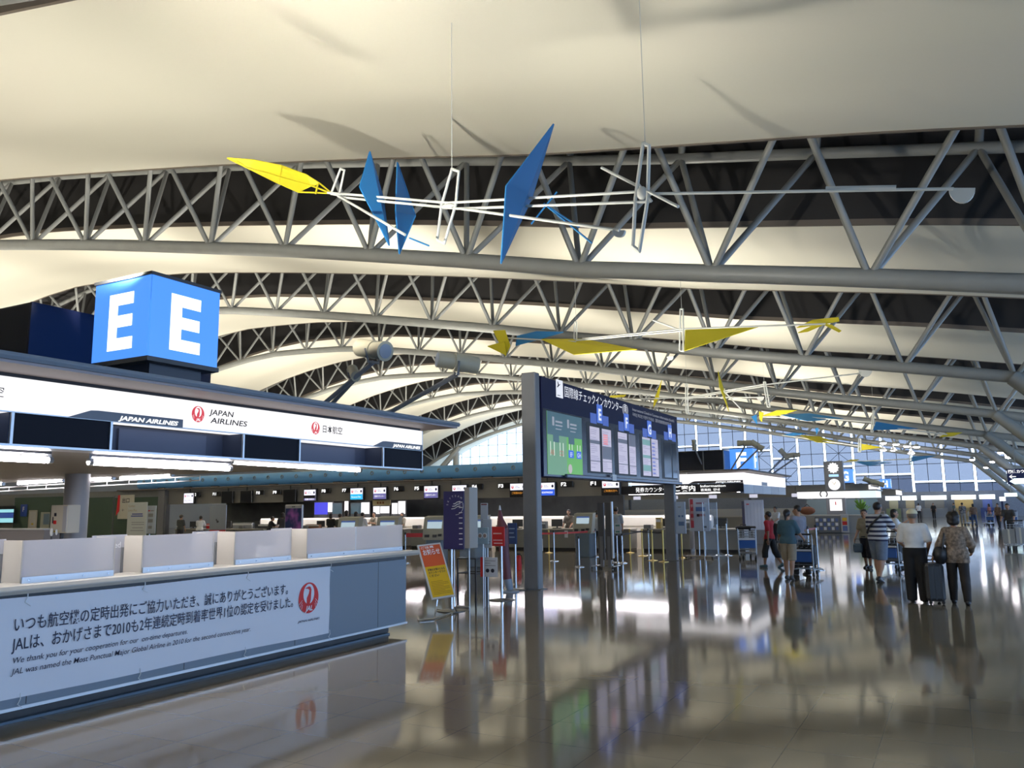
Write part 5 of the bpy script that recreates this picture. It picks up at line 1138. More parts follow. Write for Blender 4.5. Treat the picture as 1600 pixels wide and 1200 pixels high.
w_ = kite(t, [(808, 525), (838, 518), (880, 519), (840, 531), (806, 540)], KB, ym+.5, 'wing'); kite(t, [(771, 517), (789, 516), (797, 540), (790, 556)], KY, ym-.2); kite(t, [(762, 541), (788, 534), (791, 555)], KY, ym-.5)
kite(t, [(1245, 512), (1270, 500), (1310, 496), (1311, 502), (1275, 508)], KY, ym+.8, 'tail_wing'); kite(t, [(1283, 505), (1300, 508), (1314, 517), (1311, 519)], KY, ym+.8, 'tail_wing'); kite(t, [(1247, 520), (1272, 508), (1285, 508), (1262, 518)], KY, ym+.8, 'tail_wing')
rods(t, [((790, 528), (900, 534)), ((900, 532), (1066, 517)), ((910, 529), (1066, 514)), ((1066, 514), (1290, 506), (0, .8)), ((1020, 500), (1066, 517))], ym, .03)
loop(t, [(1062, 548), (1063, 483), (1067, 483), (1068, 549)], ym, .03); loop(t, [(897, 530), (898, 503), (901, 503), (901, 530)], ym, .025)
weight(t, (1047, 560), 5, ym); hanger(t, 1065, 483, ym); hanger(t, 900, 503, ym)
ym = 42.5
t = thing('hanging_mobile', 'third hanging mobile with two slim yellow blades beside the top of the board', 'mobile', at(1100, 622, y=ym), group='hanging mobiles')
kite(t, [(1122, 580), (1124, 604), (1139, 643), (1132, 612)], KY, ym, dy=[0, -.4, 0, .4]); kite(t, [(1034, 594), (1022, 625), (1021, 637), (1029, 622)], KY, ym); kite(t, [(955, 618), (978, 617), (975, 620), (950, 622)], KY, ym, 'tail_wing')
rods(t, [((975, 624), (1073, 621)), ((1073, 621), (1196, 600)), ((1073, 623), (1196, 603)), ((1196, 601), (1345, 583), (0, 1)), ((1073, 621), (1190, 621)), ((1132, 612), (1158, 640))], ym, .035)
loop(t, [(1072, 646), (1071, 600), (1074, 600), (1075, 647)], ym, .035); loop(t, [(1199, 636), (1193, 597), (1196, 597), (1203, 636)], ym, .035); weight(t, (1352, 583), 11, ym+1); weight(t, (1188, 623), 6, ym)
for u, v in ((1073, 600), (1194, 597)): hanger(t, u, v, ym)
ym = 56.5
t = thing('hanging_mobile', 'fourth hanging mobile with two long blue panels and a yellow wing, right of the board', 'mobile', at(1290, 655, y=ym), group='hanging mobiles')
kite(t, [(1220, 648), (1262, 658), (1318, 654), (1265, 646)], KB, ym, dy=[-.5, -.8, .8, .5]); kite(t, [(1364, 672), (1369, 659), (1434, 670)], KB, ym, dy=[-.2, 0, .8]); kite(t, [(1190, 650), (1215, 641), (1245, 641), (1220, 649)], KY, ym+.8, 'wing'); kite(t, [(1186, 643), (1193, 645), (1190, 659), (1187, 655)], KY, ym-.4); kite(t, [(1174, 651), (1182, 648), (1183, 663)], KB, ym-.6)
kite(t, [(1468, 683), (1480, 676), (1503, 676), (1490, 681)], KY, ym+1.2, 'tail_wing')
rods(t, [((1185, 651), (1262, 654)), ((1262, 652), (1364, 660)), ((1364, 665), (1480, 679), (0, 1.2))], ym, .04); loop(t, [(1361, 675), (1364, 642), (1366, 642), (1364, 675)], ym, .04); hanger(t, 1365, 642, ym)
ym = 70.5
t = thing('hanging_mobile', 'fifth hanging mobile, mostly yellow panels over the second island floodlights', 'mobile', at(1290, 688, y=ym), group='hanging mobiles')
kite(t, [(1250, 680), (1276, 691), (1312, 693), (1280, 682)], KY, ym, dy=[-.5, -.8, .8, .5]); kite(t, [(1343, 704), (1344, 693), (1378, 699)], KY, ym); kite(t, [(1222, 680), (1240, 676), (1262, 677), (1240, 681)], KB, ym+.8, 'wing'); kite(t, [(1274, 669), (1279, 669), (1276, 679)], KB, ym-.5)
rods(t, [((1222, 680), (1343, 697)), ((1343, 698), (1410, 705), (0, 1))], ym, .045); loop(t, [(1341, 706), (1342, 686), (1345, 686), (1345, 706)], ym, .045); hanger(t, 1343, 686, ym)
ym = 86
t = thing('hanging_mobile', 'farthest hanging mobile with flat blue panels, in front of the glazed end wall', 'mobile', at(1370, 722, y=ym), group='hanging mobiles')
kite(t, [(1336, 722), (1358, 728), (1394, 723), (1360, 719)], KB, ym, dy=[-.5, -.8, .8, .5]); kite(t, [(1422, 722), (1426, 713), (1463, 712), (1440, 718)], KB, ym); kite(t, [(1315, 723), (1330, 718), (1343, 718), (1332, 722)], KY, ym+.8, 'wing')
rods(t, [((1316, 722), (1425, 717))], ym, .05); loop(t, [(1421, 725), (1422, 709), (1424, 709), (1424, 725)], ym, .05); hanger(t, 1423, 709, ym)

# roof lamps along the far trusses
DL = [(1432, 748-55), (1452, 695), (1466, 697), (1478, 698), (1488, 698), (1387, 690), (1424, 708), (1470, 704), (1383, 707)]
for i, (u, v) in enumerate([(1380, 692), (1400, 694), (1417, 697), (1432, 698), (1380, 703), (1396, 703), (1424, 708)]):
    o = MB().lathe((0, 0, 0), [(.16, .25), (.30, 0)], 12).build('roof_lamp', STEEL); o.location = at(u, v, y=89); tag(o, 'bright round lamp under the far trusses, %s' % ['first from the left', 'second from the left', 'third from the left', 'fourth from the left', 'left one of the lower row', 'middle one of the lower row', 'right one of the lower row'][i], 'lamp', 'bright lamps under the far trusses')
    MB().ball((0, 0, -.02), .30, 12, 6, (1, 1, .4)).build('lens', TUBEGLOW, o, smooth=True); MB().tube((0, 0, .25), (0, 0, .9), .03, n=6).build('stem', STEEL, o)
for i, (u, v, y) in enumerate([(1519, 718, 96), (1551, 721, 84), (1564, 707, 74), (1576, 714, 74), (1541, 730, 92)]):
    o = MB().lathe((0, 0, 0), [(.14, .25), (.26, 0)], 12).build('column_lamp', STEEL); o.location = at(u, v, y=y); tag(o, 'bright lamp on the raking columns at the right, %s' % ['leftmost beside the farthest column', 'middle of the five', 'upper left of the nearer pair', 'right one of the nearer pair', 'lowest of the five'][i], 'lamp', 'bright lamps on the raking columns')
    MB().ball((0, 0, -.02), .25, 12, 6, (1, 1, .45)).build('lens', TUBEGLOW, o, smooth=True); MB().tube((0, 0, .25), (.5, 0, .9), .03, n=6).build('stem', STEEL, o)

# ================================================================== clock column and round-the-corner desk
yk = 53.5
GREYC = mat('column_panel', (.16, .165, .18), .4)
p = at(1294, 832, y=yk); q = at(1316, 720, y=yk)
t = thing('clock_column', 'grey sign column with a white sun emblem and a round clock', 'clock', ((p[0]+q[0])/2, yk, 0))
wb(MB().box((p[0], yk, 0), (q[0], yk+.5, q[2]), .03), 'column_body', GREYC, t); xm = (p[0]+q[0])/2
zc = at(1305, 731, y=yk)[2]; k = MB(); pts = []
for i in range(24):
    r_ = .34 if i % 2 == 0 else .26; a = 2*math.pi*i/24; pts.append(Vector((xm+r_*math.cos(a), yk-.02, zc+r_*math.sin(a))))
wb(k.slab(pts, (0, .02, 0)), 'sun_emblem', WHITEGLOW, t)
zt2 = at(1305, 743, y=yk)[2]; wb(MB().box((xm-.28, yk-.02, zt2-.07), (xm+.28, yk, zt2+.07)), 'lit_caption', glow('caption_blue', (.35, .6, 1), 1.0), t)
zc = at(1306, 757, y=yk)[2]; f_ = wb(MB().lathe((xm, yk, zc), [(.34, 0), (.34, -.03)], 28, 'Y'), 'clock_face', WHITEGLOW, t)
wb(MB().tube((xm, yk-.04, zc), (xm+.10, yk-.04, zc+.15), .018, n=6).tube((xm, yk-.04, zc), (xm-.14, yk-.04, zc+.18), .014, n=6), 'clock_hands', BRASS, f_)
zc = at(1308, 789, y=yk)[2]; wb(MB().box((xm-.34, yk-.03, zc-.34), (xm+.36, yk, zc+.34), .1), 'lit_panel', WHITEGLOW, t); wb(MB().box((xm-.03, yk-.035, zc+.0), (xm+.03, yk-.03, zc+.2)), 'red_mark', REDP, t)
p = at(1246, 779, y=yk-1); q = at(1342, 767, y=yk-1)
t = thing('service_canopy', 'low white lit band with a black ring mark, below the clock', 'canopy', ((p[0]+q[0])/2, yk, p[2]))
wb(MB().box((p[0], yk-1, p[2]), (q[0], yk+3, q[2])), 'sign_band', SIGNL, t); wb(MB().box((q[0], yk-.9, p[2]), (q[0]+.9, yk+3, q[2])), 'end_band', glow('sign_pale', (.65, .8, .85), .9), t); wb(MB().box((p[0]-.1, yk-1.05, q[2]), (q[0]+1, yk+3.1, q[2]+.08)), 'top_trim', MGREY, t)
for x in (p[0]+.2, q[0]-.2): wb(MB().box((x-.08, yk+2.6, 0), (x+.08, yk+2.76, p[2]+.05)), 'post', MGREY, t)
c = at(1287, 772, y=yk-1.01); k = MB()
k.path([(c[0]+.20*math.cos(a), c[1], c[2]+.20*math.sin(a)) for a in np.linspace(-.9, math.pi+.9, 16)], .035, 6); wb(k, 'ring_mark', BLACK, t); wtext('ご案内所', (c[0]+.5, c[1], c[2]), XR, UP_, .12, glow('pale_cyan', (.5, .75, .7), .9), t)
t = thing('service_desk', 'cream curved service desk with brochures below the lit band', 'desk', (p[0]+1.5, yk, 0))
wb(MB().box((p[0]-2.6, yk-.85, 0), (q[0]+.6, yk-.1, 1.0)), 'desk_body', mat('desk_pale', (.36, .36, .35), .5), t); wb(MB().box((p[0]-2.7, yk-.95, 1.0), (q[0]+.7, yk-.06, 1.06)), 'desk_top', DESKT_, t); wb(MB().box((p[0], yk+2.4, 0), (q[0]+.7, yk+2.5, 2.0)), 'rear_panel', mat('rear_teal', (.16, .22, .25), .4), t)
wb(MB().box((xm-1.1, yk-1.2, .05), (xm+.3, yk-.96, .95)), 'brochure_rack', MGREY, t); b_ = MB(); b2 = MB()
for i in range(6):
    for j in range(3): (b_ if (i+j) % 2 else b2).box((xm-1.05+.22*i, yk-1.24, .18+.25*j), (xm-.9+.22*i, yk-1.2, .36+.25*j))
wb(b_, 'blue_brochures', mat('brochure_blue', (.10, .15, .35), .5), t); wb(b2, 'white_brochures', WHITEP, t)
t2, p, q = board('narrow blue, red and yellow poster stand beside the brochure rack', 'poster_stand', 'poster', 1315, 803, 1325, 832, yk-1.2, mat('stand_white', (.5, .5, .5), .4)); lines(t2, p, q, yk-1.2, REDP, [(.2, .8, .4, .6)]); lines(t2, p, q, yk-1.2, mat('brochure_blue', (.10, .15, .35), .5), [(.2, .8, .08, .35)], 'blue_band'); lines(t2, p, q, yk-1.2, mat('notice_yellow', (.72, .42, .008), .45), [(.2, .8, .62, .8)], 'yellow_band')
o = thing('bag', 'brown rounded bag on the service desk behind the man in grey', 'bag', (at(1262, 806, y=yk-.5)[0], yk-.5, 1.22)); MB().ball((0, 0, .1), .42, 16, 10, (1.1, .4, .6)).build('bag_body', mat('bag_brown', (.15, .05, .02), .6), o, smooth=True); MB().path([(-.2, 0, .3), (0, 0, .5), (.2, 0, .3)], .03, 6).build('bag_handle', DGREY, o)
# green-leaf plants on the desk
o = thing('potted_plant', 'small green plant at the right end of the lit service band', 'plant', (at(1347, 800, y=yk-.4)[0], yk-.4, 1.21)); k = MB()
for i in range(26):
    a = random.uniform(0, 6.28); r_ = random.uniform(.1, .45); z = random.uniform(.1, .7); k.slab([Vector((0, 0, .1)), Vector((r_*math.cos(a)-.05, r_*math.sin(a), z)), Vector((r_*math.cos(a)*1.3, r_*math.sin(a)*1.3, z+.1)), Vector((r_*math.cos(a)+.05, r_*math.sin(a), z))], (0, 0, .004))
k.build('leaves', mat('leaf_green', (.12, .25, .03), .5), o); MB().lathe((0, 0, -.15), [(.1, 0), (.15, .28)], 14).build('pot', MGREY, o)

# hanging direction sign at the right edge
yk = 48.6
p = at(1575, 757, y=yk); q = at(1640, 731, y=yk)
t = thing('direction_sign', 'hanging navy direction sign with white arrows, cut by the right picture edge', 'sign', ((p[0]+q[0])/2, yk, p[2]))
wb(MB().box((p[0], yk, p[2]), (q[0], yk+.15, q[2]), .02), 'panel', mat('sign_navy', (.015, .02, .10), .35), t)
h = q[2]-p[2]; wtext('団体カウンター', (p[0]+.06, yk-.005, q[2]-h*.26), XR, UP_, h*.17, WLIT, t, bold=.02)
k = MB()
for z, x in ((p[2]+h*.5, p[0]+.08),): k.slab([Vector((x, yk-.004, z)), Vector((x+.12, yk-.004, z+.1)), Vector((x+.16, yk-.004, z+.1)), Vector((x+.08, yk-.004, z+.02)), Vector((x+.3, yk-.004, z+.02)), Vector((x+.3, yk-.004, z-.02)), Vector((x+.08, yk-.004, z-.02)), Vector((x+.16, yk-.004, z-.1)), Vector((x+.12, yk-.004, z-.1))], (0, .003, 0))
wb(k, 'white_arrow', WLIT, t); z = p[2]+h*.2; k = MB(); k.slab([Vector((p[0]+.08, yk-.004, z)), Vector((p[0]+.3, yk-.004, z+.15)), Vector((p[0]+.3, yk-.004, z-.15))], (0, .003, 0)).box((p[0]+.3, yk-.006, z-.14), (q[0]-.05, yk-.002, z+.14)); wb(k, 'lit_arrow_band', glow('arrow_lit', (.75, 1, 1), 1.5), t)
for x in (p[0]+.4, q[0]-.4): wb(MB().tube((x, yk+.07, q[2]), (x, yk+.07, zb(x)+.1), .02, n=6), 'hanger_rod', STEEL, t)
yk = 77.2
t2, p, q = board('glowing oval-ended arrow sign below the raking columns at the right', 'direction_sign', 'sign', 1570, 770, 1589, 776, yk, glow('arrow_lit', (.75, 1, 1), 1.5), .15); wb(MB().tube(((p[0]+q[0])/2, yk+.05, q[2]), ((p[0]+q[0])/2, yk+.05, zb((p[0]+q[0])/2)), .03, n=6), 'hanger_rod', STEEL, t2)
t2, p, q = board('small bright square sign by the far end wall at the right', 'square_sign', 'sign', 1562, 776, 1571, 783, 100, WHITEGLOW, .15); wb(MB().box((p[0]+.1, 100.05, 0), (p[0]+.3, 100.2, p[2])), 'post', NAVY, t2)

# ================================================================== far end: lit shop bands and counters
yk = 110.5
for i, (u0, u1, lab) in enumerate(((1384, 1406, 'short lit white band at the far end, leftmost of five'), (1410, 1432, 'lit white band at the far end, second of five'), (1440, 1479, 'long lit white band at the far end, middle of five'), (1487, 1525, 'long lit white band at the far end, fourth of five'), (1531, 1555, 'lit white band at the far end, rightmost of five'))):
    p = at(u0, 784.5, y=yk); q = at(u1, 779.5, y=yk)
    t = thing('shop_counter', lab+', over a counter', 'shop', ((p[0]+q[0])/2, yk, 0), group='lit counters at the far end'); 
    wb(MB().box((p[0], yk, 2.0), (q[0], yk+.4, 2.5)), 'lit_band', glow('band_white', (.85, .95, 1), 2.2), t)
    wb(MB().box((p[0], yk-.3, 0), (q[0], yk+.3, 1.0)), 'counter', mat(['c_green', 'c_white', 'c_grey', 'c_tan', 'c_blue'][i], [(.3, .36, .22), (.4, .42, .44), (.28, .3, .32), (.36, .27, .12), (.05, .08, .25)][i], .5), t)
    wb(MB().box((p[0]+.3, yk+1.2, 0), (q[0]-.3, yk+1.3, 2.0)), 'rear_wall', mat('shop_rear%d' % i, [(.30, .27, .18), (.33, .26, .16), (.14, .13, .12), (.42, .28, .10), (.08, .11, .3)][i], .5), t)

# ================================================================== luggage trolleys
def make_trolley(lab, loc, rz, load=None):
    """handle at local -y, nose at +y"""
    t = thing('luggage_trolley', lab, 'trolley', loc, rz, group='luggage trolleys')
    TB = mat('trolley_steel', (.38, .40, .42), .3, .8)
    f = MB()
    for s in (-1, 1):
        f.path([(s*.27, -.42, .16), (s*.28, -.46, .98), (s*.27, -.55, 1.02)], .016, 7).path([(s*.27, -.42, .17), (s*.24, .5, .14)], .016, 7)
    f.tube((-.24, .5, .14), (.24, .5, .14), .016, n=7)
    for z in (.3, .62): f.tube((-.28, -.44, z), (.28, -.44, z), .010, n=6)
    f.build('frame', TB, t, smooth=True)
    MB().tube((-.29, -.55, 1.02), (.29, -.55, 1.02), .022, n=10).build('handle', RUBBER, t, smooth=True)
    k = MB()
    for i in range(7): k.tube((-.24+.08*i, -.4, .19), (-.21+.07*i, .48, .16), .007, n=5)
    for y in (-.2, 0, .25): k.tube((-.26, y, .18), (.26, y, .18), .007, n=5)
    k.build('deck', TB, t)
    MB().box((-.25, -.475, .36), (.25, -.45, .60), .008).build('blue_panel', mat('trolley_blue', (.03, .11, .36), .4), t)
    MB().box((-.25, -.478, .62), (.25, -.45, .66)).build('white_strip', WHITEP, t)
    b = MB()
    for z in (.72, .80, .88):
        b.path([(-.25, -.46, z), (-.23, -.22, z), (.23, -.22, z), (.25, -.46, z)], .006, 5)
    for x in (-.23, -.12, 0, .12, .23): b.path([(x, -.22, .9), (x, -.22, .7), (x, -.44, .7)], .005, 5)
    b.build('basket', TB, t)
    for x, y in ((-.25, -.36), (.25, -.36), (-.12, .42), (.12, .42)):
        w = MB().lathe((x, y, .06), [(.06, -.018), (.06, .018)], 14, 'X').build('wheel', RUBBER, t, smooth=True); MB().box((x-.025, y-.01, .06), (x+.025, y+.01, .16)).build('wheel_fork', TB, w)
    return t
def luggage(lab, loc, size, m_, rz=0., wheels=True, name='suitcase'):
    w, d, h = size; t = thing(name, lab, 'suitcase', loc, rz)
    MB().box((-w/2, -d/2, .05), (w/2, d/2, h), .05).build('shell', m_, t)
    k = MB()
    for q in (.2, .5, .8): k.box((-w/2-.004+w*q-.01, -d/2-.006, .08), (-w/2-.004+w*q+.01, d/2+.006, h-.03))
    k.build('ribs', m_, t); MB().path([(-.08, 0, h), (-.08, 0, h+.05), (.08, 0, h+.05), (.08, 0, h)], .012, 6).build('carry_handle', BLACK, t)
    for sx in (-1, 1):
        for sy in (-1, 1): MB().ball((sx*(w/2-.05), sy*(d/2-.04), .03), .03, 10, 6).build('wheel', RUBBER, t)
    return t
BAGB = mat('bag_black', (.014, .014, .016), .5); BAGN = mat('bag_charcoal', (.03, .032, .036), .45)
x0, y0, _ = at(1168, 873, z=0)
tr0 = make_trolley('front trolley with a blue panel in the nested row left of the boy in red', (x0, y0, 0), .25)
dup(tr0, (x0-.06, y0+.30, 0), .25, 'second trolley of the nested row left of the boy in red'); dup(tr0, (x0-.15, y0+.62, 0), .25, 'third trolley at the back of the nested row left of the boy in red')
luggage('flat black bag lying across the nested trolley baskets', (x0-.02, y0-.33+.05, .9), (.5, .2, .16), BAGB, .25)
p = at(1254, 903, z=0); dup(tr0, (p[0]+.02, p[1]+.62, 0), -.12, 'trolley pushed by the woman in the teal shirt')
luggage('black soft bag standing on the trolley of the woman in the teal shirt', (p[0]+.06, p[1]+.50, .2), (.42, .24, .56), BAGB, -.1)
p = at(1398, 893, z=0); dup(tr0, (p[0], p[1]+.2, 0), -.3, 'trolley pushed by the man in the striped shirt'); luggage('black suitcase on the trolley of the man in the striped shirt', (p[0]+.02, p[1]+.3, .2), (.46, .3, .62), BAGN, -.3); luggage('grey carton bag low on the trolley of the man in the striped shirt', (p[0]-.0, p[1]-.02, .2), (.4, .2, .3), MGREY, -.3)
p = at(1467, 944, z=0); t = luggage('large black ribbed suitcase standing between the man in the cap and the woman', (p[0]-.06, p[1]+.15, 0), (.30, .46, .69), BAGN, .2)
MB().path([(-.1, .1, .69), (-.1, .1, .80), (.1, .1, .80), (.1, .1, .69)], .01, 6).build('pull_handle', ALU, t)
p = at(1586, 858, z=0); t = dup(tr0, (p[0], p[1], 0), math.pi-.2, 'trolley with pale boxes coming toward the viewer at the right edge')
for i, (dx, w, h, m_) in enumerate(((-.16, .38, .5, mat('carton_pale', (.30, .29, .26), .6)), (.2, .3, .56, mat('carton_grey', (.36, .36, .36), .6)))):
    o = thing('carton', ['left pale carton on the oncoming trolley at the right edge', 'right grey-white carton on the oncoming trolley at the right edge'][i], 'box', (p[0]+dx, p[1]-.1, .21)); MB().box((-w/2, -.2, 0), (w/2, .2, h), .01).build('carton_body', m_, o); MB().box((-.03, -.203, 0), (.03, .203, h+.003)).build('packing_tape', CREAM, o)
p = at(1545, 826, y=70); dup(tr0, (p[0], 70, 0), 2.8, 'distant parked trolley with a blue panel, right of the walkers'); dup(tr0, (p[0]-1.2, 71, 0), 2.6, 'distant parked trolley second from the right, near the walkers'); dup(tr0, (p[0]+1.5, 69, 0), 3.0, 'distant parked trolley beside the seated travellers at the right')
# ================================================================== people: continuous surfaces grown from limb shapes
def cap_d(P, a, b, ra, rb, sx=1., sy=1.):
    sc = np.array([1/sx, 1/sy, 1.]); a, b = np.array(a)*sc, np.array(b)*sc; Q = P*sc
    ab = b-a; L = float(ab@ab) or 1e-9
    t = np.clip(((Q-a)@ab)/L, 0, 1); d = np.linalg.norm(Q-a-t[..., None]*ab, axis=-1)-(ra+(rb-ra)*t)
    return d*min(sx, sy, 1.)
def ell_d(P, c, r):
    q = (P-np.array(c))/np.array(r); n = np.linalg.norm(q, axis=-1)
    return (n-1)*min(r)*1.0
def smin(a, b, k):
    h = np.clip(.5+.5*(b-a)/k, 0, 1); return b*(1-h)+a*h-k*h*(1-h)
def surface(prims, h, k=.03, clip=None, grow=0.):
    """naive surface nets over the smooth union of the shapes"""
    lo = np.array([1e9]*3); hi = -lo
    for p in prims:
        if p[0] == 'c':
            r = max(p[3], p[4])*max(p[5:7] or (1,))+grow
            for q in (p[1], p[2]): lo = np.minimum(lo, np.array(q)-r); hi = np.maximum(hi, np.array(q)+r)
        else: lo = np.minimum(lo, np.array(p[1])-np.array(p[2])-grow); hi = np.maximum(hi, np.array(p[1])+np.array(p[2])+grow)
    lo -= 2.5*h; hi += 2.5*h
    n = np.ceil((hi-lo)/h).astype(int)+1
    ax = [lo[i]+h*np.arange(n[i]) for i in range(3)]
    P = np.stack(np.meshgrid(*ax, indexing='ij'), -1)
    D = None
    for p in prims:
        d = cap_d(P, *p[1:]) if p[0] == 'c' else ell_d(P, p[1], p[2])
        D = d if D is None else smin(D, d, k)
    D = D-grow
    if clip is not None: D = np.maximum(D, clip(P))
    return nets(D, lo, h)
def nets(D, lo, h):
    S_ = D < 0; n = np.array(D.shape)
    cnt = np.zeros(n-1); acc = np.zeros((*(n-1), 3))
    for a in range(3):
        sl0 = [slice(None)]*3; sl1 = [slice(None)]*3; sl0[a] = slice(0, -1); sl1[a] = slice(1, None)
        d0, d1 = D[tuple(sl0)], D[tuple(sl1)]; cr = (d0 < 0) != (d1 < 0)
        t = np.where(cr, d0/np.where(cr, d0-d1, 1), 0); o = [i for i in range(3) if i != a]
        for b in (0, 1):
            for c in (0, 1):
                s = [slice(None)]*3; s[o[0]] = slice(b, n[o[0]]-1+b); s[o[1]] = slice(c, n[o[1]]-1+c)
                m_ = cr[tuple(s)]; cnt += m_; acc[..., a] += np.where(m_, t[tuple(s)], 0)
                acc[..., o[0]] += m_*b; acc[..., o[1]] += m_*c
    on = cnt > 0; idx = -np.ones(n-1, int); idx[on] = np.arange(on.sum())
    base = np.stack(np.meshgrid(*[np.arange(q-1) for q in n], indexing='ij'), -1)[on]
    V = (base+acc[on]/cnt[on][:, None])*h+lo
    F = []
    for a in range(3):
        o = [i for i in range(3) if i != a]
        sl0 = [slice(1, -1)]*3; sl1 = [slice(1, -1)]*3; sl0[a] = slice(0, -1); sl1[a] = slice(1, None)
        i0 = S_[tuple(sl0)]; i1 = S_[tuple(sl1)]; e = np.argwhere(i0 != i1)
        if not len(e): continue
        fl = i0[tuple(e.T)]
        e2 = e.copy(); e2[:, o[0]] += 1; e2[:, o[1]] += 1
        q = []
        for b, c in ((0, 0), (1, 0), (1, 1), (0, 1)):
            r = e2.copy(); r[:, o[0]] -= 1-b; r[:, o[1]] -= 1-c; q.append(idx[tuple(r.T)])
        q = np.stack(q, 1); flip = fl if a != 1 else ~fl
        q[~flip] = q[~flip][:, ::-1]; F.append(q)
    return V, np.concatenate(F)
def sobj(name, VF, material, parent):
    V, F = VF; me = bpy.data.meshes.new(name); me.from_pydata(V.tolist(), [], F.tolist()); me.validate(); me.update()
    me.polygons.foreach_set('use_smooth', [True]*len(me.polygons)); me.materials.append(material)
    o = bpy.data.objects.new(name, me); COL.objects.link(o); o.parent = parent; return o

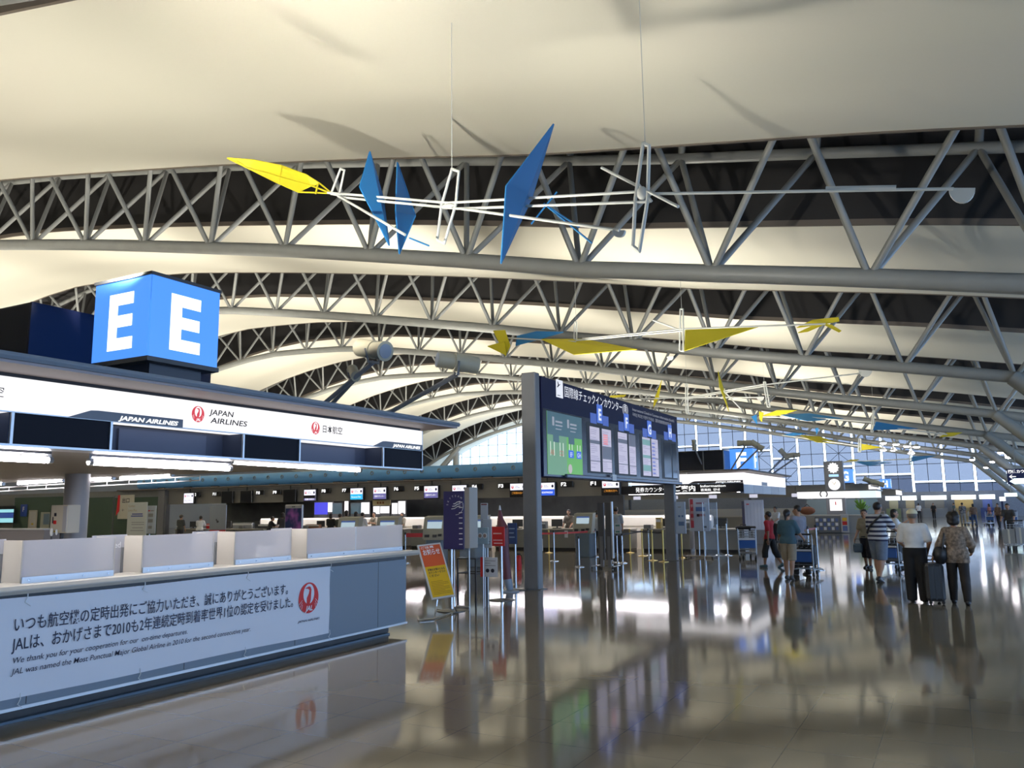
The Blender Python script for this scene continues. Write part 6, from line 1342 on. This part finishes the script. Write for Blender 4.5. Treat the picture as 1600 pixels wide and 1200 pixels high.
def person(lab, loc, rz, height=1.7, legs=((0, 0), (0, 0)), arms=((5, 8, 12, 0), (5, 8, 12, 0)), lean=0, head=(0, 0), build=1.0,
           top=('shirt', WHITE), bottom=('trousers', BLACK), shoes=BLACK, hair=('short', HAIR), hat=None, skin=SKIN, res=.014, fingers=True, face=True, female=False, group=None):
    """faces local +Y. legs: (thigh forward, knee bend) for left, right. arms: (forward, outward, elbow bend, inward)"""
    s = height/1.7; V = np.array; D2 = math.radians
    t = thing('person', lab, 'person', loc, rz, group)
    hipz = .90; J = {}
    def rx(v, a): c, q = math.cos(a), math.sin(a); return V([v[0], v[1]*c-v[2]*q, v[1]*q+v[2]*c])
    for sd, (th, kn) in zip((-1, 1), legs):
        hip = V([sd*.092, 0, hipz]); knee = hip+rx(V([sd*.012, 0, -.425]), D2(th)); ank = knee+rx(V([sd*.006, 0, -.405]), D2(th-kn))
        J[sd] = [hip, knee, ank, D2(th-kn)]
    dz = .075-min(J[-1][2][2], J[1][2][2])
    for sd in (-1, 1):
        for i in range(3): J[sd][i] = J[sd][i]+V([0, 0, dz])
    o = V([0, 0, hipz+dz])
    def T(x, y, z): return o+rx(V([x, y, z-hipz]), -D2(lean))
    sw = .172 if not female else .155
    A = {}
    for sd, (fw, ou, el, inn) in zip((-1, 1), arms):
        sh = T(sd*sw*build**.5, -.01, 1.375)
        d = rx(V([sd*math.sin(D2(ou)), 0, -math.cos(D2(ou))]), D2(fw)); e = sh+d*.285
        d2 = rx(V([sd*math.sin(D2(ou-inn)), 0, -math.cos(D2(ou-inn))]), D2(fw+el)); w = e+d2*.245
        A[sd] = [sh, e, w, d2]
    b = build
    chest = [('c', T(0, -.005, 1.30), T(0, 0, 1.14), .118*b, .108*b, 1.32, .92), ('c', T(-sw*.72, -.01, 1.37), T(sw*.72, -.01, 1.37), .062*b, .062*b, 1, 1), ('c', T(0, 0, 1.14), T(0, 0, .98), .104*b, .108*b, 1.22, .95)]
    if female: chest += [('e', T(-.07, .085, 1.22), (.06, .05, .06)), ('e', T(.07, .085, 1.22), (.06, .05, .06))]
    pelvis = [('c', T(-.055, -.01, .93), T(.055, -.01, .93), .105*b, .105*b, 1, 1)]
    hy, hp = D2(head[0]), D2(head[1])
    hc = T(0, .015, 1.585)
    def Hd(x, y, z):
        v = rx(V([x, y, z]), -hp); return hc+V([v[0]*math.cos(hy)-v[1]*math.sin(hy), v[0]*math.sin(hy)+v[1]*math.cos(hy), v[2]])
    skull = [('e', Hd(0, -.012, .02), (.076, .092, .098)), ('c', Hd(0, .03, -.04), Hd(0, .045, -.088), .056, .036, 1, 1)]
    headp = skull+[('c', Hd(0, .088, .0), Hd(0, .104, -.028), .010, .014, 1, 1), ('e', Hd(-.078, -.005, -.005), (.014, .022, .032)), ('e', Hd(.078, -.005, -.005), (.014, .022, .032)), ('c', Hd(-.02, .078, -.062), Hd(.02, .078, -.062), .010, .010, 1, 1)]
    neck = [('c', T(0, -.012, 1.40), Hd(0, -.01, -.06), .055, .052, 1, 1)]
    body = chest+pelvis+neck+headp
    lg = {}; ar = {}
    for sd in (-1, 1):
        hip, knee, ank, sa = J[sd]; f = rx(V([0, .15, -.045]), max(-.5, min(.6, sa)))
        lg[sd] = [('c', hip, knee, .084*b, .057*b, 1, 1), ('c', knee, ank, .056*b, .036, 1, 1)]
        calf = knee*.68+ank*.32-V([0, .018, 0])
        lg[sd].append(('e', calf, (.05*b, .052*b, .11)))
        J[sd].append(ank+f)
        body += lg[sd]+[('c', ank-V([0, .03, .03]), ank+f, .034, .026, 1, 1)]
        sh, e, w, d2 = A[sd]
        ar[sd] = [('c', sh, e, .050*b, .039, 1, 1), ('c', e, w, .040, .027, 1, 1)]
        body += ar[sd]
    Vb, Fb = surface(body, res, .03)
    for sd in (-1, 1):
        sh, e, w, d = A[sd]; side = np.cross(d, V([0, 1., 0])); side = side/(np.linalg.norm(side) or 1); pn = np.cross(side, d); q = side*(1 if side[0]*sd <= 0 else -1)
        # palm faces the body; fingers spread along the walking direction
        wid = pn/np.linalg.norm(pn); inn = q
        pr = [('c', w, w+d*.085, .024, .027, 1, 1), ('c', w+d*.03+wid*.02, w+d*.085+wid*.026, .018, .016, 1, 1), ('c', w+d*.03-wid*.02, w+d*.085-wid*.026, .018, .015, 1, 1)]
        if fingers:
            for kf, (off, ln) in enumerate(((.031, .068), (.010, .078), (-.011, .072), (-.031, .056))):
                a0 = w+d*.085+wid*off; a1 = a0+d*ln*.55+inn*.008; a2 = a1+d*ln*.40+inn*(.022+.003*kf)
                pr += [('c', a0, a1, .0095, .0088, 1, 1), ('c', a1, a2, .0088, .0072, 1, 1)]
            a0 = w+d*.03+wid*.03; a1 = a0+d*.03+wid*.026+inn*.01; pr += [('c', a0, a1, .012, .010, 1, 1), ('c', a1, a1+d*.032+inn*.012, .0098, .008, 1, 1)]
            Vh, Fh = surface(pr, .0065, .008)
        else: Vh, Fh = surface(pr+[('c', w+d*.07, w+d*.15, .022, .014, 1, 1)], res, .012)
        Fb = np.concatenate([Fb, Fh+len(Vb)]); Vb = np.concatenate([Vb, Vh])
    sobj('body', (Vb*s, Fb), skin, t)
    # clothes follow the body
    zsh = o[2]
    kind, m_ = top
    hem = {'shirt': .87, 'tucked': .90, 'long': .78, 'vest': .88}[kind]; sl = {'shirt': .80, 'tucked': .80, 'long': 1.0, 'vest': .0}[kind]
    tp = chest+pelvis
    for sd in (-1, 1):
        sh, e, w, d = A[sd]
        if sl > 0: tp = tp+[('c', sh, sh+(e-sh)*sl, .058*b, .056*b, 1, 1)]
        if sl >= 1: tp = tp+[('c', e, e+(w-e)*.9, .050, .040, 1, 1)]
    if kind in ('shirt', 'long'):
        for sd in (-1, 1): hip, knee = J[sd][0], J[sd][1]; tp = tp+[('c', hip+V([0, 0, .06]), hip*.75+knee*.25, .098*b, .098*b, 1, 1)]
    nc = T(0, 0, 1.455)
    sobj('top', tuple([x*s if i == 0 else x for i, x in enumerate(surface(tp, res, .035, lambda P: np.maximum((hem+dz)-P[..., 2], P[..., 2]-nc[2]), .013))]), m_, t)
    kind, m_ = bottom
    wide = {'trousers': 1.0, 'wide': 1.28, 'shorts': 1.22, 'longshorts': 1.22, 'skirt': 1.3}[kind]; cuff = {'trousers': .06, 'wide': .03, 'shorts': .47, 'longshorts': .30, 'skirt': .45}[kind]
    bp = list(pelvis)+[chest[2], ('c', T(-.06, 0, 1.0), T(.06, 0, 1.0), .128*b, .128*b, 1, 1)]
    for sd in (-1, 1):
        hip, knee, ank, sa, toe = J[sd]
        bp += [('c', hip, knee, .088*b*wide**.4, .066*b*wide, 1, 1)]
        if kind in ('trousers', 'wide', 'longshorts'): bp += [('c', knee, ank, .066*b*wide, .052*wide**1.6, 1, 1), ('e', lg[sd][2][1], (.060*b, .064*b, .13))]
        if kind == 'skirt': bp += [('c', o*V([1, 1, .96]), knee, .12, .15, 1, 1)]
    top_z = (1.0 if top[0] == 'tucked' else .93)+dz
    sobj('bottoms', tuple([x*s if i == 0 else x for i, x in enumerate(surface(bp, res, .025, lambda P: np.maximum((cuff)-P[..., 2], P[..., 2]-top_z), .012))]), m_, t)
    for sd in (-1, 1):
        hip, knee, ank, sa, toe = J[sd]
        VF = surface([('c', ank-V([0, .035, .025]), toe, .046, .040, 1, 1), ('c', ank-V([0, .03, .035]), ank-V([0, 0, .0]), .04, .042, 1, 1)], min(res, .012), .02, lambda P: .002-P[..., 2])
        sobj('shoe', (VF[0]*s, VF[1]), shoes, t)
    hk, hm = hair
    hs = [('e', Hd(0, -.022, .032), (.088, .098, .100))]
    if hk == 'bob': hs += [('e', Hd(0, -.04, -.05), (.092, .075, .10))]
    if hk == 'curly': hs = [('e', Hd(.06, -.06, .07), (.055, .06, .055)), ('e', Hd(-.065, -.05, .07), (.055, .06, .055)), ('e', Hd(0, -.10, .03), (.06, .05, .07)), ('e', Hd(0, -.09, -.05), (.07, .05, .06)), ('e', Hd(0, -.03, .04), (.104, .108, .112)), ('e', Hd(-.05, -.05, -.02), (.06, .07, .08)), ('e', Hd(.05, -.05, -.02), (.06, .07, .08)), ('e', Hd(.04, -.03, .12), (.05, .05, .05)), ('e', Hd(-.05, -.01, .11), (.05, .05, .05))]
    if hk == 'pony': hs += [('e', Hd(0, -.10, .0), (.045, .05, .06)), ('c', Hd(0, -.11, -.01), Hd(.0, -.125, -.13), .035, .018, 1, 1)]
    if hk == 'long': hs += [('c', Hd(0, -.05, .0), Hd(0, -.07, -.16), .085, .06, 1.1, .8)]
    fy = Hd(0, 1, 0)-hc; fz = Hd(0, 0, 1)-hc
    def facecut(P): 
        q = P-hc; return np.minimum(q@fy-.035, .062-q@fz)        # leaves the face free
    sobj('hair', tuple([x*s if i == 0 else x for i, x in enumerate(surface(hs, min(res, .012), .02, facecut))]), hm, t)
    if hat:
        sobj('cap', tuple([x*s if i == 0 else x for i, x in enumerate(surface([('e', Hd(0, -.012, .05), (.100, .112, .085)), ('c', Hd(-.03, .10, .045), Hd(.03, .10, .045), .02, .02, 1.6, 2.6)], .011, .02, lambda P: .035-(P-hc)@fz))]), hat, t)
    if face:
        for sd in (-1, 1):
            p = Hd(sd*.030, .080, .006)*s; MB().ball(p, .011*s, 8, 6).build('eye', BLACK, t)
    return t, {'A': A, 'J': J, 'T': lambda x, y, z: T(x, y, z)*s, 's': s}

def stripes():
    M = bpy.data.materials.new('striped_cotton'); M.use_nodes = True; nt = M.node_tree; b = nt.nodes['Principled BSDF']
    tc = nt.nodes.new('ShaderNodeTexCoord'); w = nt.nodes.new('ShaderNodeTexWave'); w.bands_direction = 'Z'; w.inputs['Scale'].default_value = 3.1; w.inputs['Distortion'].default_value = .3
    r = nt.nodes.new('ShaderNodeValToRGB'); r.color_ramp.interpolation = 'CONSTANT'; r.color_ramp.elements[0].color = (.015, .02, .06, 1); r.color_ramp.elements[1].position = .48; r.color_ramp.elements[1].color = (.58, .6, .64, 1)
    nt.links.new(tc.outputs['Object'], w.inputs[0]); nt.links.new(w.outputs['Fac'], r.inputs[0]); nt.links.new(r.outputs[0], b.inputs['Base Color']); b.inputs['Roughness'].default_value = .7; return M
cl = lambda n, c, nz=.0, sc=14: mat('cloth_'+n, c, .8, noise=nz, scale=sc)
P = lambda u, v: at(u, v, z=0)
back = YAW*.0
# --- the group in front
capm = person('older man in a cream cap, white shirt and black trousers standing beside the black suitcase', P(1436, 941), -.08, 1.61, legs=((2, 2), (-3, 1)), arms=((12, 14, 50, 25), (-4, 16, 42, 30)), lean=2, head=(14, 2), build=1.1, top=('tucked', cl('offwhite', (.74, .74, .73), .06)), bottom=('wide', cl('black', (.010, .010, .011))), shoes=BLACK, hair=('short', HAIRG), hat=cl('cap', (.68, .62, .42)), face=True)
wom, wj = person('woman with curly dark hair and patterned beige top walking at the right', P(1502, 945), .02, 1.55, legs=((14, 12), (-8, 8)), arms=((-8, 24, 30, 0), (5, 20, 55, 20)), lean=3, head=(-6, 0), female=True, build=1.08, top=('long', cl('paisley', (.22, .165, .12), .55, 22)), bottom=('trousers', cl('darkbrown', (.020, .015, .012))), hair=('curly', HAIR))
bag = MB().ball(tuple(wj['T'](-.27, .02, .93)), .2, 16, 10, (.62, .95, .85)).build('bag_body', BAGB, smooth=True); tag(bag, 'black slouchy shoulder bag on the left side of the curly-haired woman', 'bag'); bag.name = 'shoulder_bag'; bag.location = wom.location; bag.rotation_euler = wom.rotation_euler
MB().path([tuple(wj['T'](-.24, .12, 1.0)), tuple(wj['T'](-.19, .09, 1.30)), tuple(wj['T'](-.165, 0, 1.44)), tuple(wj['T'](-.19, -.10, 1.30)), tuple(wj['T'](-.24, -.12, 1.0))], .014, 7).build('strap', BAGB, bag)
st, sj = person('man in a navy and white striped shirt and blue-grey shorts pushing a trolley', P(1377, 909), -.45, 1.76, legs=((12, 10), (-10, 14)), arms=((20, 14, 30, 10), (38, 12, 26, 10)), lean=6, head=(0, 4), build=1.16, top=('shirt', stripes()), bottom=('shorts', cl('bluegrey', (.14, .18, .25), .08)), shoes=DGREY, hair=('short', HAIR))
o = MB(); pts = [tuple(sj['T'](x, y, z)) for x, y, z in ((.15, -.10, 1.42), (.05, -.17, 1.30), (-.10, -.165, 1.16), (-.19, -.10, 1.04), (-.20, .03, 1.0))]
for a, b_ in zip(pts, pts[1:]): o.tube(a, b_, .022, n=8)
MB_s = o.build('sling_strap', BAGB, smooth=True); tag(MB_s, 'black sling strap across the back of the man in the striped shirt', 'strap'); MB_s.location = st.location; MB_s.rotation_euler = st.rotation_euler
person('person in a white top raising a phone, half hidden beyond the striped-shirt man', P(1404, 889), -1.2, 1.56, legs=((3, 2), (-3, 2)), arms=((62, 8, 62, 10), (10, 10, 20, 0)), head=(-20, 5), top=('shirt', WHITE), bottom=('trousers', cl('dkgrey', (.03, .03, .035))), hair=('bob', HAIR), female=True)
ld, lj = person('woman in a khaki top facing the viewer, left of the striped-shirt man', P(1357, 888), 2.75, 1.57, legs=((8, 6), (-6, 5)), arms=((8, 10, 20, 0), (6, 12, 18, 0)), head=(20, 4), female=True, top=('shirt', cl('khaki', (.22, .19, .13), .08)), bottom=('longshorts', cl('navyblack', (.018, .020, .028))), hair=('bob', HAIR))
bg = MB().box((-.12, -.05, -.24), (.12, .05, 0), .04).build('hand_bag', cl('bluebag', (.09, .13, .17))); bg.location = (ld.location.x-.22, ld.location.y-.05, .66); tag(bg, 'small blue-grey bag hanging from the hand of the woman in the khaki top', 'bag'); MB().path([(-.08, 0, 0), (-.04, 0, .12), (.04, 0, .12), (.08, 0, 0)], .008, 6).build('bag_handle', DGREY, bg)
person('boy in a red T-shirt and black long shorts walking left', P(1205, 887), 1.25, 1.55, legs=((16, 14), (-14, 16)), arms=((-14, 8, 12, 0), (18, 8, 22, 0)), head=(8, 4), build=.95, top=('shirt', cl('red', (.36, .010, .018), .08)), bottom=('longshorts', cl('black', (.010, .010, .011))), shoes=cl('sandal', (.06, .13, .17)), hair=('short', HAIR), skin=mat('skin_tan', (.26, .13, .075), .55))
person('woman with a dark ponytail, teal T-shirt and khaki shorts pushing a trolley', P(1235, 906), -.15, 1.62, legs=((12, 10), (-10, 12)), arms=((10, 12, 30, 0), (26, 14, 34, 8)), lean=4, head=(-4, 2), build=1.06, female=True, top=('shirt', cl('teal', (.055, .115, .15), .08)), bottom=('shorts', cl('khakishort', (.30, .255, .19), .06)), shoes=DGREY, hair=('pony', HAIR))
person('man in a grey-lilac shirt in profile just behind the teal-shirted woman', P(1252, 898), .95, 1.70, legs=((5, 4), (-6, 6)), arms=((14, 10, 30, 0), (10, 10, 30, 0)), head=(28, 6), top=('shirt', cl('lilac', (.26, .26, .31), .06)), bottom=('trousers', cl('dkgrey', (.03, .03, .035))), hair=('short', HAIR))
person('man in a dark grey shirt walking toward the viewer behind the trolley of cartons', at(1580, 850, z=0), math.pi-.15, 1.64, legs=((10, 8), (-8, 10)), arms=((34, 10, 30, 6), (34, 10, 30, 6)), lean=4, head=(0, 6), top=('shirt', cl('charcoal', (.055, .05, .045), .1)), bottom=('trousers', cl('dkgrey', (.03, .03, .035))), hair=('short', HAIR))
# --- walkers and waiting people farther off
FAR = [('distant walker in black and white patterned top, right of the curly-haired woman', (1506, 820), .1, 1.66, cl('bwpattern', (.18, .18, .19), .8, 10), cl('palegrey', (.34, .34, .34)), 'short'),
       ('distant walker in a brown top and blue jeans beside the parked trolleys', (1523, 822), .3, 1.58, cl('brown', (.15, .09, .06), .2), cl('jeans', (.05, .08, .16)), 'bob'),
       ('distant person in black below the middle lit band at the far end', (1460, 811), 3.0, 1.62, cl('black', (.010, .010, .011)), cl('black', (.010, .010, .011)), 'bob'),
       ('distant dark figure standing between the parked trolleys and the oncoming man', (1562, 826), 2.4, 1.6, cl('brown', (.15, .09, .06), .2), cl('dkgrey', (.03, .03, .035)), 'short'),
       ('distant person in a reddish top by the seats at the right', (1548, 820), 1.2, 1.55, cl('rust', (.28, .09, .06), .2), cl('dkgrey', (.03, .03, .035)), 'bob'),
       ('distant person in white at the far counters, left of the lit middle band', (1437, 811), .2, 1.62, WHITE, cl('dkgrey', (.03, .03, .035)), 'short'),
       ('distant person in teal at the far right counters', (1492, 811), 2.0, 1.62, cl('teal', (.055, .115, .15), .08), cl('dkgrey', (.03, .03, .035)), 'short'),
       ('person in navy at the service desk, right of the clock column', (1323, 828), 1.5, 1.62, cl('navy', (.02, .03, .08)), cl('dkgrey', (.03, .03, .035)), 'short'),
       ('dark-haired person behind the service desk, left of the clock column', (1268, 829), 3.0, 1.58, cl('rust', (.28, .09, .06), .2), cl('dkgrey', (.03, .03, .035)), 'bob')]
for lab, uv, rz, h, a, b_, hr in FAR: person(lab, P(*uv), rz, h, legs=((10, 8), (-8, 8)), top=('shirt', a), bottom=('trousers', b_), hair=(hr, HAIR), res=.026, fingers=False, face=False)
UNI = cl('uniform', (.30, .27, .22), .1)
ROW = [('staff member in a dark vest and white sleeves behind the desk near the F2 sign', 889, 31.95, 3.0, 1.63, cl('vest', (.16, .14, .12), .3), 'bob', (20, 20)),
       ('man in a grey shirt and black trousers seen from behind, right of the wheeled partition', 962, 28.6, .15, 1.72, cl('greyshirt', (.33, .35, .35), .06), 'short', (12, 30)),
       ('person in a pale shirt half hidden behind the wheeled partition', 932, 28.9, .3, 1.60, cl('paleshirt', (.40, .40, .39)), 'short', (10, 20)),
       ('staff member in a beige uniform with folded hands under the beige notice', 585, 32.0, 3.0, 1.62, UNI, 'short', (30, 70)),
       ('staff member in a beige uniform behind the desks right of the kiosk pair', 629, 32.0, 2.9, 1.58, UNI, 'bob', (20, 40)),
       ('standing traveller in black at the desks, leftmost of the group by the deep blue screen', 517, 29.6, .2, 1.60, cl('black', (.010, .010, .011)), 'bob', (15, 40)),
       ('traveller in a dark green-grey shirt seen from behind, left of the left kiosk head', 531, 28.6, .1, 1.58, cl('olive', (.05, .055, .05)), 'short', (15, 30)),
       ('traveller with dark hair behind the left kiosk head', 541, 29.9, .1, 1.72, cl('dkgrey', (.03, .03, .035)), 'bob', (10, 20)),
       ('traveller in white with braces right of the left kiosk head', 566, 28.9, -.1, 1.62, WHITE, 'short', (15, 30)),
       ('traveller in grey just right of the left kiosk head', 556, 29.5, .2, 1.66, cl('paleshirt', (.40, .40, .39)), 'bob', (15, 30)),
       ('staff member in a white blouse leaning over the desk under the F12 sign', 313, 29.9, .6, 1.56, WHITE, 'short', (35, 50)),
       ('staff member in a dark straw hat at the far left desk', 283, 30.1, .2, 1.6, cl('olive', (.05, .055, .05)), 'short', (10, 20)),
       ('person in a black shirt bending over the desk, left of the phone-shaped display', 421, 29.6, -.6, 1.5, cl('black', (.010, .010, .011)), 'short', (40, 40)),
       ('person with dark hair peeking out behind the phone-shaped display', 442, 29.9, .8, 1.66, cl('dkgrey', (.03, .03, .035)), 'bob', (30, 60)),
       ('staff member in a white shirt behind the notice wall, beside the boy in red', 1212, 40.0, 2.6, 1.62, WHITE, 'short', (20, 40)),
       ('dark-haired person at the queue head, behind the indigo panel', 741, 30.0, .4, 1.62, cl('paleshirt', (.40, .40, .39)), 'bob', (10, 30))]
for i, (lab, u, y, rz, h, a, hr, (fw, el)) in enumerate(ROW):
    x = at(u, 800, y=y)[0]
    person(lab, (x, y, 0), rz, h, arms=((fw, 8, el, 15), (fw, 8, el, 15)), lean=14 if 'lean' in lab or 'bend' in lab else 2, top=('shirt', a), bottom=('trousers', cl('dkgrey', (.03, .03, .035))), hair=(hr, HAIR), hat=cl('straw', (.10, .08, .05)) if 'hat' in lab else None, res=.022, fingers=False, face=rz > 2)
